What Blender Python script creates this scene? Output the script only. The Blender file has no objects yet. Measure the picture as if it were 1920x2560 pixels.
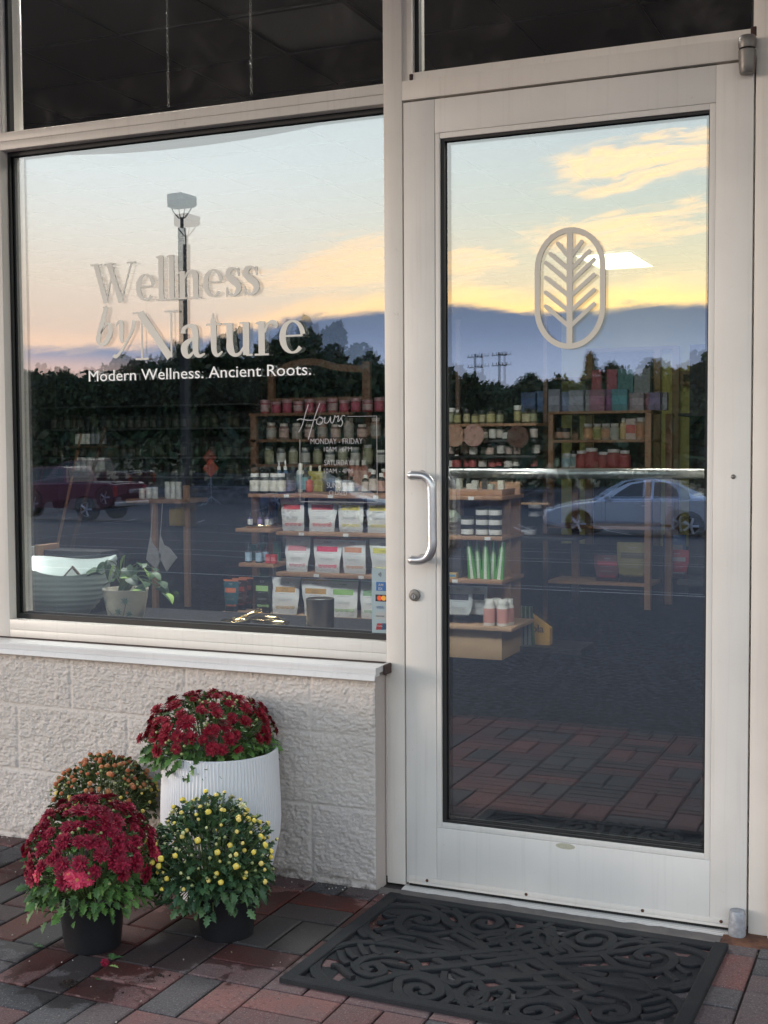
import bpy, bmesh, math, random
from mathutils import Vector, Matrix, noise
random.seed(7)
PI=math.pi; R=math.radians
S=bpy.context.scene
COL=S.collection

# ------------------------------------------------------------------ camera
CX,CY,CZ,YAW,PIT,ROL,FPX=1.3314,-3.2150,1.2132,.4090,-.0513,-.0054,3193.
_fw=Vector((-math.sin(YAW)*math.cos(PIT),math.cos(YAW)*math.cos(PIT),math.sin(PIT)))
_rt=Vector((math.cos(YAW),math.sin(YAW),0)); _up=_rt.cross(_fw)
_r2=_rt*math.cos(ROL)+_up*math.sin(ROL); _u2=_up*math.cos(ROL)-_rt*math.sin(ROL)
cd=bpy.data.cameras.new('camera'); cam=bpy.data.objects.new('camera',cd); COL.objects.link(cam)
m=Matrix.Identity(4)
for i in range(3): m[i][0]=_r2[i]; m[i][1]=_u2[i]; m[i][2]=-_fw[i]
m[0][3],m[1][3],m[2][3]=CX,CY,CZ
cam.matrix_world=m
cd.sensor_fit='HORIZONTAL'; cd.sensor_width=36; cd.lens=FPX/1920*36; cd.clip_end=3000; cd.clip_start=.05
S.camera=cam
S.render.resolution_x=768; S.render.resolution_y=1024
C=Vector((CX,CY,CZ))
def ray(px,py): return _fw+_r2*((px-960)/FPX)+_u2*((1280-py)/FPX)
def at(px,py,Y):
    d=ray(px,py); return C+d*((Y-CY)/d.y)
def gr(px,py,Z=0.):
    d=ray(px,py); return C+d*((Z-CZ)/d.z)
def atm(px,py,Y):                      # a point outside, seen in the glass
    p=at(px,py,Y); return Vector((p.x,-p.y,p.z))
K=1.1573                               # overview pixels -> photo pixels

# ------------------------------------------------------------------ world
W=bpy.data.worlds.new('World'); S.world=W; W.use_nodes=True
nt=W.node_tree; nt.nodes.clear()
class NT:
    def __init__(s,t): s.t=t
    def n(s,typ,**k):
        q=s.t.nodes.new(typ)
        for a,b in k.items(): setattr(q,a,b)
        return q
    def put(s,sock,v):
        if isinstance(v,bpy.types.NodeSocket): s.t.links.new(v,sock)
        elif v is not None: sock.default_value=v
    def m(s,op,a,b=None,c=None,clamp=False):
        q=s.n('ShaderNodeMath',operation=op,use_clamp=clamp)
        for i,v in enumerate((a,b,c)):
            if v is not None: s.put(q.inputs[i],v)
        return q.outputs[0]
    def sm(s,v,a,b,c=0.,d=1.):
        q=s.n('ShaderNodeMapRange',interpolation_type='SMOOTHSTEP')
        s.put(q.inputs[0],v)
        for i,x in enumerate((a,b,c,d)): s.put(q.inputs[i+1],x)
        return q.outputs[0]
    def mix(s,f,a,b,blend='MIX'):
        q=s.n('ShaderNodeMix',data_type='RGBA',blend_type=blend)
        s.put(q.inputs[0],f); s.put(q.inputs[6],a if isinstance(a,bpy.types.NodeSocket) else (*a[:3],1)); s.put(q.inputs[7],b if isinstance(b,bpy.types.NodeSocket) else (*b[:3],1))
        return q.outputs[2]
    def ramp(s,v,st):
        q=s.n('ShaderNodeValToRGB'); e=q.color_ramp.elements
        e[0].position=st[0][0]; e[0].color=(*st[0][1],1); e[1].position=st[-1][0]; e[1].color=(*st[-1][1],1)
        for p,c in st[1:-1]:
            z=e.new(p); z.color=(*c,1)
        s.put(q.inputs[0],v); return q.outputs[0]
    def noise(s,vec,scale,detail=4,rough=.55,dist=0.):
        q=s.n('ShaderNodeTexNoise'); s.put(q.inputs['Vector'],vec); q.inputs['Scale'].default_value=scale
        q.inputs['Detail'].default_value=detail; q.inputs['Roughness'].default_value=rough; q.inputs['Distortion'].default_value=dist
        return q.outputs['Fac']
    def comb(s,x,y,z):
        q=s.n('ShaderNodeCombineXYZ')
        for i,v in enumerate((x,y,z)): s.put(q.inputs[i],v)
        return q.outputs[0]
w=NT(nt)
tc=w.n('ShaderNodeTexCoord'); sx=w.n('ShaderNodeSeparateXYZ'); nt.links.new(tc.outputs['Generated'],sx.inputs[0])
az=w.m('MULTIPLY',w.m('ARCTAN2',sx.outputs[0],w.m('MULTIPLY',sx.outputs[1],-1.)),180/PI)
el=w.m('MULTIPLY',w.m('ARCSINE',sx.outputs[2]),180/PI)
sunside=w.sm(w.m('ABSOLUTE',w.m('ADD',az,-2.)),75.,15.)       # glow around where the sun went down
# clear sky
e30=w.m('DIVIDE',el,60.,clamp=True)
cool=w.ramp(e30,[(0.,(1.25,1.02,.90)),(.09,(1.50,1.16,.95)),(.125,(1.55,1.32,1.10)),(.16,(1.52,1.45,1.32)),(.2,(1.45,1.52,1.50)),(.3,(1.20,1.38,1.46)),(.55,(.66,.86,1.14)),(1.,(.36,.54,.92))])
warm=w.ramp(e30,[(0.,(2.3,1.55,.72)),(.09,(2.2,1.62,.84)),(.13,(1.70,1.50,1.0)),(.17,(1.28,1.35,1.15)),(.22,(1.12,1.25,1.25)),(.34,(1.0,1.16,1.26)),(.6,(.60,.80,1.10)),(1.,(.34,.52,.90))])
warmf=w.sm(az,-34.,-8.)
base=w.mix(warmf,cool,warm)
# streaky sunlit cloud: banks of cloud at their places in the west, broken up by wispy noise
def dirn(px,py):
    d_=ray(px,py); return math.degrees(math.atan2(d_.x,d_.y)),math.degrees(math.atan2(d_.z,math.hypot(d_.x,d_.y)))
azw=w.sm(az,-36.,-15.)
sl_=w.m('ADD',el,w.m('MULTIPLY',az,-.15))
n0=w.noise(w.comb(w.m('MULTIPLY',az,.09),w.m('MULTIPLY',el,.22),9.),2.,4,.55)
vec=w.comb(w.m('ADD',w.m('MULTIPLY',az,.10),w.m('MULTIPLY',n0,.9)),w.m('ADD',w.m('MULTIPLY',sl_,1.0),w.m('MULTIPLY',n0,2.2)),1.3)
n1=w.noise(vec,1.35,9,.66,.25)
n3=w.noise(w.comb(w.m('MULTIPLY',az,.32),w.m('ADD',w.m('MULTIPLY',sl_,3.2),w.m('MULTIPLY',n0,3.)),2.),1.5,7,.66,.5)
mask=None
for (px,py,ra,re,amp) in ((1640,395,4.6,1.15,1.),(1500,470,3.2,.5,.85),(1600,560,6.0,1.0,1.),(1380,560,2.2,.35,.8),(1690,725,3.2,1.0,1.),(1150,655,2.2,1.1,.95),(1210,735,5.5,.38,.9),(1010,700,3.,.5,.8),(905,640,3.2,1.2,1.25),(760,695,6.5,.5,1.15),(480,770,8.,.35,.55),(160,790,4.5,.5,.5)):
    a_,e_=dirn(px,py)
    dx=w.m('DIVIDE',w.m('SUBTRACT',az,a_),ra); dy=w.m('DIVIDE',w.m('SUBTRACT',w.m('ADD',el,w.m('MULTIPLY',w.m('SUBTRACT',az,a_),-.05)),e_),re)
    r2=w.m('ADD',w.m('MULTIPLY',dx,dx),w.m('MULTIPLY',dy,dy))
    g_=w.m('MULTIPLY',w.sm(r2,1.9,0.),amp); mask=g_ if mask is None else w.m('MAXIMUM',mask,g_)
dens=w.m('ADD',w.m('MULTIPLY',mask,.31),w.m('ADD',w.m('MULTIPLY',w.m('SUBTRACT',n1,.5),1.15),w.m('MULTIPLY',w.m('SUBTRACT',n3,.5),.72)))
cl=w.m('MULTIPLY',w.sm(dens,.17,.38),w.sm(mask,.02,.3))
cl=w.m('MULTIPLY',cl,w.m('ADD',.75,w.m('MULTIPLY',azw,.25)))
ccol=w.mix(w.sm(n3,.35,.68),w.mix(azw,(2.05,1.30,.78),(2.75,1.78,.88)),w.mix(azw,(1.72,1.35,1.08),(2.05,1.66,1.12)))
sky=w.mix(w.m('MULTIPLY',cl,.92),base,ccol)
# low dark cloud bank with a lit rim
n2=w.noise(w.comb(w.m('MULTIPLY',az,.1),w.m('MULTIPLY',el,.25),5.),2.2,6,.62,.3)
topE=w.m('ADD',w.m('ADD',4.4,w.m('MULTIPLY',w.sm(az,-37.,-22.),1.85)),w.m('ADD',w.m('MULTIPLY',w.m('SUBTRACT',n2,.5),1.9),w.m('MULTIPLY',w.m('SUBTRACT',n3,.5),.55)))
d=w.m('SUBTRACT',topE,el)
bank=w.sm(d,-.12,.34)
rim=w.m('MULTIPLY',w.sm(d,-.95,-.1),w.sm(d,.35,-.05))
sky=w.mix(w.m('MULTIPLY',rim,.7),sky,w.mix(azw,(1.95,1.3,.92),(3.1,1.9,.66)))
bcol=w.ramp(w.m('DIVIDE',el,8.,clamp=True),[(0.,(.85,.85,.98)),(.45,(.52,.64,.92)),(.62,(.34,.44,.68)),(.78,(.27,.34,.50)),(1.,(.42,.42,.46))])
lowp=w.m('MULTIPLY',w.sm(az,-30.,-38.),w.sm(el,4.4,3.3))
bcol=w.mix(w.m('MULTIPLY',lowp,.8),bcol,(1.5,.95,.8))
sky=w.mix(w.m('MULTIPLY',bank,w.m('SUBTRACT',1.,w.m('MULTIPLY',lowp,.3))),sky,bcol)
# the rest of the sphere: dusk blue behind, dark ground below
back=w.ramp(e30,[(0.,(.62,.66,.78)),(.3,(.52,.68,.95)),(1.,(.34,.52,.92))])
front=w.sm(w.m('ABSOLUTE',az),125.,75.)
sky=w.mix(front,back,sky)
sky=w.mix(w.sm(el,-1.5,-.2),(.05,.055,.06),sky)
bg=w.n('ShaderNodeBackground'); bg.inputs[1].default_value=1.; nt.links.new(sky,bg.inputs[0])
ow=w.n('ShaderNodeOutputWorld'); nt.links.new(bg.outputs[0],ow.inputs[0])
W.cycles.sampling_method='MANUAL'; W.cycles.sample_map_resolution=1024

# ------------------------------------------------------------------ sun: last warm light from the left
sl=bpy.data.lights.new('sun','SUN'); sl.energy=1.15; sl.angle=R(15); sl.color=(1.,.84,.70)
so=bpy.data.objects.new('sun',sl); COL.objects.link(so)
saz,sel=R(-60),R(7)
sd=Vector((math.sin(saz)*math.cos(sel),-math.cos(saz)*math.cos(sel),math.sin(sel)))
so.rotation_euler=sd.to_track_quat('Z','Y').to_euler(); so.location=sd*30
S.view_settings.view_transform='Standard'; S.view_settings.look='None'; S.view_settings.exposure=.60; S.view_settings.gamma=1
S.cycles.max_bounces=10; S.cycles.diffuse_bounces=3; S.cycles.glossy_bounces=6; S.cycles.transparent_max_bounces=24
S.cycles.caustics_reflective=False; S.cycles.caustics_refractive=False

# ------------------------------------------------------------------ helpers
def tag(o,label=None,cat=None,group=None,kind=None):
    if label: o['label']=label
    if cat: o['category']=cat
    if group: o['group']=group
    if kind: o['kind']=kind
    return o
def thing(name,label,cat,loc=(0,0,0),rz=0,group=None):
    o=bpy.data.objects.new(name,None); COL.objects.link(o); o.location=loc; o.rotation_euler=(0,0,rz)
    o.empty_display_size=.05
    return tag(o,label,cat,group)
def dup(root,loc,rz=0,label=None,group=None,scale=None):
    r=root.copy(); COL.objects.link(r); r.location=loc; r.rotation_euler=(0,0,rz)
    if scale: r.scale=(scale,)*3 if not isinstance(scale,tuple) else scale
    if label: r['label']=label
    if group: r['group']=group
    for ch in list(root.children):
        c=ch.copy(); COL.objects.link(c); c.parent=r
        for g in ch.children:
            d=g.copy(); COL.objects.link(d); d.parent=c
    return r
class MB:
    def __init__(s): s.v=[]; s.f=[]; s.mi=[]; s.c=[]
    def face(s,idx,mi=0,c=None): s.f.append(idx); s.mi.append(mi); s.c.append(c)
    def add(s,vs,fs,mi=0,c=None):
        b=len(s.v); s.v+= [tuple(v) for v in vs]
        for f in fs: s.face([b+i for i in f],mi,c)
    def box(s,a,b,mi=0,c=None,bev=0.,M=None):
        x0,y0,z0=a; x1,y1,z1=b
        if bev>0:
            bev=min(bev,abs(x1-x0)*.45,abs(y1-y0)*.45,abs(z1-z0)*.45)
            bm=bmesh.new(); bmesh.ops.create_cube(bm,size=1)
            for v in bm.verts: v.co=Vector(((x0+x1)/2+v.co.x*(x1-x0),(y0+y1)/2+v.co.y*(y1-y0),(z0+z1)/2+v.co.z*(z1-z0)))
            bmesh.ops.bevel(bm,geom=bm.edges[:],offset=bev,segments=2,affect='EDGES',profile=.5)
            s.bm(bm,mi,c,M); return
        vs=[(x,y,z) for z in (z0,z1) for y in (y0,y1) for x in (x0,x1)]
        if M is not None: vs=[M@Vector(v) for v in vs]
        s.add(vs,[(0,2,3,1),(4,5,7,6),(0,1,5,4),(2,6,7,3),(0,4,6,2),(1,3,7,5)],mi,c)
    def bm(s,bm,mi=0,c=None,M=None):
        bm.verts.index_update(); vs=[v.co.copy() for v in bm.verts]
        if M is not None: vs=[M@v for v in vs]
        s.add(vs,[[v.index for v in f.verts] for f in bm.faces],mi,c); bm.free()
    def lathe(s,prof,n=32,mi=0,c=None,M=None,fn=None,cap=True,sx=1.,sy=1.):
        vs=[]
        for (r,z) in prof:
            for k in range(n):
                a=2*PI*k/n; rr=r*(fn(a,r,z) if fn else 1.)
                vs.append(Vector((rr*math.cos(a)*sx,rr*math.sin(a)*sy,z)))
        if M is not None: vs=[M@v for v in vs]
        fs=[]
        for i in range(len(prof)-1):
            for k in range(n):
                k2=(k+1)%n; fs.append((i*n+k,i*n+k2,(i+1)*n+k2,(i+1)*n+k))
        if cap:
            if prof[0][0]>1e-5: fs.append(tuple(range(n))[::-1])
            if prof[-1][0]>1e-5: fs.append(tuple((len(prof)-1)*n+k for k in range(n)))
        s.add(vs,fs,mi,c)
    def tube(s,pts,r,n=8,mi=0,c=None,cap=True):
        pts=[Vector(p) for p in pts]; rs=r if isinstance(r,(list,tuple)) else [r]*len(pts)
        t0=(pts[1]-pts[0]).normalized(); up=Vector((0,0,1)) if abs(t0.z)<.9 else Vector((1,0,0))
        u=t0.cross(up).normalized(); vs=[]
        for i,p in enumerate(pts):
            t=(pts[min(i+1,len(pts)-1)]-pts[max(i-1,0)]).normalized()
            u=(u-t*u.dot(t)).normalized(); v=t.cross(u)
            for k in range(n):
                a=2*PI*k/n; vs.append(p+(u*math.cos(a)+v*math.sin(a))*rs[i])
        fs=[(i*n+k,i*n+(k+1)%n,(i+1)*n+(k+1)%n,(i+1)*n+k) for i in range(len(pts)-1) for k in range(n)]
        if cap: fs+= [tuple(range(n))[::-1],tuple((len(pts)-1)*n+k for k in range(n))]
        s.add(vs,fs,mi,c)
    def prism(s,poly,d0,d1,axis='y',mi=0,c=None,M=None):
        n=len(poly)
        def P(p,d): return Vector((p[0],d,p[1])) if axis=='y' else (Vector((p[0],p[1],d)) if axis=='z' else Vector((d,p[0],p[1])))
        vs=[P(p,d0) for p in poly]+[P(p,d1) for p in poly]
        if M is not None: vs=[M@v for v in vs]
        s.add(vs,[tuple(range(n)),tuple(range(n,2*n))[::-1]]+[(i,i+n,(i+1)%n+n,(i+1)%n) for i in range(n)],mi,c)
    def strip(s,pts,d0,d1,axis='y',mi=0,c=None,M=None):
        # variable-width stroke in a plane: pts (x,y,w)
        L=[];Rr=[]
        n=len(pts)
        for i,(x,y,ww) in enumerate(pts):
            a=pts[max(i-1,0)]; b=pts[min(i+1,n-1)]
            t=Vector((b[0]-a[0],b[1]-a[1])); t=t.normalized() if t.length>1e-9 else Vector((1,0))
            nx,ny=-t.y,t.x
            L.append((x+nx*ww/2,y+ny*ww/2)); Rr.append((x-nx*ww/2,y-ny*ww/2))
        def P(p,d): return Vector((p[0],d,p[1])) if axis=='y' else Vector((p[0],p[1],d))
        vs=[P(p,d0) for p in L]+[P(p,d0) for p in Rr]+[P(p,d1) for p in L]+[P(p,d1) for p in Rr]
        if M is not None: vs=[M@v for v in vs]
        fs=[]
        for i in range(n-1):
            fs+=[(i,i+1,n+i+1,n+i),(2*n+i,3*n+i,3*n+i+1,2*n+i+1),(i,2*n+i,2*n+i+1,i+1),(n+i,n+i+1,3*n+i+1,3*n+i)]
        fs+=[(0,n,3*n,2*n),(n-1,3*n-1,4*n-1,2*n-1)]
        s.add(vs,fs,mi,c)
    def build(s,name,mats,parent=None,smooth=False,loc=None,auto=None):
        me=bpy.data.meshes.new(name); me.from_pydata(s.v,[],s.f)
        if not isinstance(mats,(list,tuple)): mats=[mats]
        for m_ in mats: me.materials.append(m_)
        if len(mats)>1: me.polygons.foreach_set('material_index',s.mi)
        if any(c is not None for c in s.c):
            ca_=me.color_attributes.new('Col','FLOAT_COLOR','CORNER'); buf=[]
            for f,c in zip(s.f,s.c):
                c=c or (1,1,1)
                buf+= [c[0],c[1],c[2],1.]*len(f)
            ca_.data.foreach_set('color',buf)
        if smooth: me.polygons.foreach_set('use_smooth',[True]*len(s.f))
        me.update()
        o=bpy.data.objects.new(name,me); COL.objects.link(o)
        if auto: 
            me.polygons.foreach_set('use_smooth',[True]*len(s.f))
            bm=bmesh.new(); bm.from_mesh(me); lim=R(auto)
            for e in bm.edges:
                if len(e.link_faces)==2 and e.calc_face_angle(0)>lim: e.smooth=False
            bm.to_mesh(me); bm.free()
        if parent: o.parent=parent
        if loc is not None: o.location=loc
        return o
def cr(pts,k=6,closed=False):
    out=[]; n=len(pts)
    rng=range(n if closed else n-1)
    for i in rng:
        p0=pts[(i-1)%n] if closed or i>0 else pts[0]; p1=pts[i]; p2=pts[(i+1)%n]; p3=pts[(i+2)%n] if closed or i+2<n else pts[-1]
        for j in range(k):
            t=j/k
            out.append(tuple(.5*((2*b)+(-a+c)*t+(2*a-5*b+4*c-d)*t*t+(-a+3*b-3*c+d)*t**3) for a,b,c,d in zip(p0,p1,p2,p3)))
    out.append(tuple(pts[0]) if closed else tuple(pts[-1]))
    return out

# ------------------------------------------------------------------ materials
def mat(name,col,rough=.6,metal=0.,var=0.,vscale=8.,bump=0.,bscale=60.,attr=False,spec=.5,trans=0.,sheen=0.,detail=5,col2=None,coat=0.):
    m_=bpy.data.materials.new(name); m_.use_nodes=True; t=m_.node_tree; b=t.nodes['Principled BSDF']; q=NT(t)
    b.inputs['Roughness'].default_value=rough; b.inputs['Metallic'].default_value=metal
    b.inputs['Specular IOR Level'].default_value=spec
    if coat: b.inputs['Coat Weight'].default_value=coat; b.inputs['Coat Roughness'].default_value=.08
    co=q.n('ShaderNodeTexCoord').outputs['Object']
    c=(*col,1)
    if attr:
        a=q.n('ShaderNodeAttribute',attribute_name='Col'); c=q.mix(1.,a.outputs['Color'],col,'MULTIPLY')
    if var>0 or col2:
        nz=q.noise(co,vscale,detail,.6)
        if col2: c=q.mix(q.sm(nz,.35,.65),c if attr else col,col2)
        else:
            f=q.m('ADD',1-var,q.m('MULTIPLY',nz,2*var))
            cc=q.n('ShaderNodeVectorMath',operation='SCALE')
            if isinstance(c,tuple): cc.inputs[0].default_value=c[:3]
            else: t.links.new(c,cc.inputs[0])
            t.links.new(f,cc.inputs['Scale']); c=cc.outputs[0]
    q.put(b.inputs['Base Color'],c)
    if bump>0:
        nb=q.noise(co,bscale,6,.6); bn=q.n('ShaderNodeBump'); bn.inputs['Strength'].default_value=bump; bn.inputs['Distance'].default_value=.004
        t.links.new(nb,bn.inputs['Height']); t.links.new(bn.outputs[0],b.inputs['Normal'])
    if trans: b.inputs['Subsurface Weight'].default_value=0
    return m_
def emit(name,col,st):
    m_=bpy.data.materials.new(name); m_.use_nodes=True; b=m_.node_tree.nodes['Principled BSDF']
    b.inputs['Base Color'].default_value=(.8,.8,.8,1); b.inputs['Emission Color'].default_value=(*col,1); b.inputs['Emission Strength'].default_value=st
    return m_
def glass(name,r0,tint,dirt=0.,wave=0.):
    m_=bpy.data.materials.new(name); m_.use_nodes=True; t=m_.node_tree; t.nodes.clear(); q=NT(t)
    lw=q.n('ShaderNodeLayerWeight'); lw.inputs[0].default_value=.5
    f=q.m('ADD',r0,q.m('MULTIPLY',q.m('POWER',lw.outputs['Facing'],5.),1-r0))
    tr=q.n('ShaderNodeBsdfTransparent'); tr.inputs[0].default_value=(*tint,1)
    gl=q.n('ShaderNodeBsdfGlossy'); gl.inputs['Roughness'].default_value=0.; gl.inputs['Color'].default_value=(1,1,1,1)
    if wave:
        co=q.n('ShaderNodeTexCoord').outputs['Object']; nz=q.noise(co,1.3,2,.5)
        bn=q.n('ShaderNodeBump'); bn.inputs['Strength'].default_value=1.; bn.inputs['Distance'].default_value=wave; t.links.new(nz,bn.inputs['Height']); t.links.new(bn.outputs[0],gl.inputs['Normal'])
    mx=q.n('ShaderNodeMixShader'); t.links.new(f,mx.inputs[0]); t.links.new(tr.outputs[0],mx.inputs[1]); t.links.new(gl.outputs[0],mx.inputs[2])
    last=mx.outputs[0]
    if dirt:
        co=q.n('ShaderNodeTexCoord').outputs['Object']
        nz=q.noise(co,9.,8,.7,.4); df=q.n('ShaderNodeBsdfDiffuse'); df.inputs[0].default_value=(.5,.48,.45,1)
        m2=q.n('ShaderNodeMixShader'); t.links.new(q.m('MULTIPLY',q.sm(nz,.42,.8),dirt),m2.inputs[0]); t.links.new(last,m2.inputs[1]); t.links.new(df.outputs[0],m2.inputs[2]); last=m2.outputs[0]
    o=q.n('ShaderNodeOutputMaterial'); t.links.new(last,o.inputs[0])
    return m_
def alu(name,col,rough=.42,brush=True):
    m_=bpy.data.materials.new(name); m_.use_nodes=True; t=m_.node_tree; b=t.nodes['Principled BSDF']; q=NT(t)
    co=q.n('ShaderNodeTexCoord').outputs['Object']
    big=q.noise(co,2.3,4,.6); sp=q.noise(co,140.,3,.7); scr=q.noise(co,23.,6,.75,.6)
    c=q.mix(q.sm(big,.3,.75),tuple(x*.93 for x in col),tuple(min(1,x*1.05) for x in col))
    c=q.mix(q.m('MULTIPLY',q.sm(scr,.62,.78),.34),c,(.33,.27,.22))
    c=q.mix(q.m('MULTIPLY',q.sm(sp,.74,.80),.6),c,(.12,.09,.07))
    mp=q.n('ShaderNodeMapping'); mp.inputs['Scale'].default_value=(55.,55.,1.6); t.links.new(co,mp.inputs[0]); st_=q.noise(mp.outputs[0],1.,5,.65,.2)
    c=q.mix(q.m('MULTIPLY',q.sm(st_,.5,.78),.16),c,(.34,.31,.28))
    q.put(b.inputs['Base Color'],c)
    q.put(b.inputs['Roughness'],q.m('ADD',rough-.06,q.m('MULTIPLY',big,.14)))
    b.inputs['Specular IOR Level'].default_value=.5
    bn=q.n('ShaderNodeBump'); bn.inputs['Strength'].default_value=.12; bn.inputs['Distance'].default_value=.001
    t.links.new(q.noise(co,30.,5,.6),bn.inputs['Height']); t.links.new(bn.outputs[0],b.inputs['Normal'])
    return m_
M={}
M['frame']=alu('painted_aluminium',(.76,.715,.665))
M['frame_d']=alu('painted_aluminium_door',(.74,.715,.685))
M['sillm']=alu('mill_aluminium',(.70,.69,.69),.3)
M['gasket']=mat('black_rubber',(.012,.012,.013),.55)
M['reveal']=mat('grey_reveal',(.16,.155,.15),.5,var=.1)
M['steel']=mat('satin_steel',(.62,.62,.64),.33,.9,var=.05,vscale=90,bump=.05,bscale=400)
M['darkmetal']=mat('grey_cast_metal',(.20,.19,.18),.45,.6,var=.15,vscale=40,bump=.1)
M['galv']=mat('galvanised_metal',(.42,.44,.48),.55,.3,var=.3,vscale=60,bump=.4,bscale=90,col2=(.30,.31,.34))
M['rust']=mat('rusty_screw',(.11,.045,.025),.8,.2,var=.3,vscale=200)
M['conc']=mat('worn_concrete',(.22,.19,.17),.9,var=.35,vscale=14,bump=1.,bscale=55,col2=(.17,.15,.14))
M['rustc']=mat('rust_stained_concrete',(.22,.10,.055),.9,var=.35,vscale=22,bump=.8,bscale=60,col2=(.10,.045,.03))
M['wood']=mat('shelf_wood',(.34,.19,.105),.55,var=.25,vscale=6)
M['wood_shaded']=mat('shaded_wood',(.17,.085,.05),.6,var=.25,vscale=6)  # shelf wood with the arched shelf's dimness put into its colour
M['wood2']=mat('pale_board',(.46,.30,.18),.6,var=.12,vscale=60)
M['darkwood']=mat('dark_wood',(.09,.045,.028),.6,var=.2)
M['black']=mat('black_plastic',(.014,.014,.016),.42,bump=.08,bscale=300)
M['pot']=mat('nursery_pot_plastic',(.016,.017,.020),.42,var=.3,vscale=9,bump=.15,bscale=120)
M['soil']=mat('potting_soil',(.022,.014,.010),.95,var=.5,vscale=90,bump=1.,bscale=160)
M['white']=mat('white_plastic',(.72,.72,.70),.4)
M['vinyl']=mat('vinyl_lettering',(.72,.695,.65),.5)
M['vinylw']=mat('white_vinyl_lettering',(.95,.95,.95),.5); M['vinylh']=mat('faded_white_vinyl',(.44,.44,.46),.6)
M['emblem']=mat('emblem_vinyl',(.62,.58,.52),.5)
M['attr']=mat('coloured_packaging',(1,1,1),.45,attr=True)
M['attrm']=mat('matte_coloured',(1,1,1),.8,attr=True)
M['leafm']=mat('green_leaf',(1,1,1),.5,attr=True,spec=.4,var=.25,vscale=50)
M['petal']=mat('petal',(1,1,1),.55,attr=True,spec=.25)
M['floor']=mat('shop_carpet',(.007,.008,.011),.95,spec=0.,var=.3,vscale=30,bump=.3)
M['ceil']=mat('ceiling_tile',(.30,.30,.29),.95,var=.12,vscale=70,bump=.15)
M['dark']=mat('dark_paint',(.05,.05,.055),.8,var=.2)
M['yellow']=mat('yellow_green_wall_paint',(.78,.75,.28),.8,var=.05)
M['brass']=mat('polished_brass',(.72,.56,.30),.16,1.)
M['pewter']=mat('dark_glazed_tin',(.16,.14,.12),.3,.8,var=.35,vscale=25)
M['bark']=mat('bark',(.05,.035,.025),.9,var=.3,bump=.6)
M['tyre']=mat('tyre_rubber',(.012,.012,.013),.8)
M['rim']=mat('alloy_rim',(.55,.56,.60),.3,.8)
M['cglass']=mat('car_glass',(.02,.025,.03),.08,spec=.9)
M['silver']=mat('silver_blue_car_paint',(.66,.71,.80),.22,.6,coat=.6)
M['navy']=mat('navy_car_paint',(.05,.08,.15),.25,.4,coat=.8)
M['maroon']=mat('maroon_truck_paint',(.135,.035,.055),.28,.3,coat=.8)
M['lampred']=mat('red_lamp_lens',(.35,.02,.02),.3)
M['orange']=mat('orange_sign_sheeting',(.85,.14,.05),.6)
M['pole']=mat('bronze_lamp_post_paint',(.035,.033,.032),.6)
M['ply']=mat('plywood',(.50,.34,.20),.7,var=.1,vscale=60)

# asphalt, grass
def asphalt():
    m_=bpy.data.materials.new('asphalt'); m_.use_nodes=True; t=m_.node_tree; b=t.nodes['Principled BSDF']; q=NT(t)
    co=q.n('ShaderNodeTexCoord').outputs['Object']
    a=q.noise(co,26.,6,.9); c=q.noise(co,.35,5,.6,.5); s=q.noise(co,38.,3,.7)
    col=q.mix(q.sm(a,.42,.68),(.004,.005,.008),(.115,.126,.165)); col=q.mix(q.m('MULTIPLY',q.sm(c,.4,.62),.45),col,(.026,.030,.042))
    col=q.mix(q.m('MULTIPLY',q.sm(s,.6,.75),.35),col,(.02,.02,.024))
    q.put(b.inputs['Base Color'],col); b.inputs['Roughness'].default_value=.85
    bn=q.n('ShaderNodeBump'); bn.inputs['Strength'].default_value=.7; bn.inputs['Distance'].default_value=.01; t.links.new(a,bn.inputs['Height']); t.links.new(bn.outputs[0],b.inputs['Normal'])
    return m_
M['asphalt']=asphalt()
M['grass']=mat('rough_grass',(.045,.06,.022),.95,var=.4,vscale=1.5,bump=.5,bscale=8,col2=(.07,.07,.03))
M['paint']=mat('worn_road_paint',(.42,.42,.42),.8,var=.4,vscale=5)
M['stone']=mat('rough_stone',(.16,.16,.165),.9,var=.5,vscale=2.5,bump=1.,bscale=6,col2=(.07,.07,.075))

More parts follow.
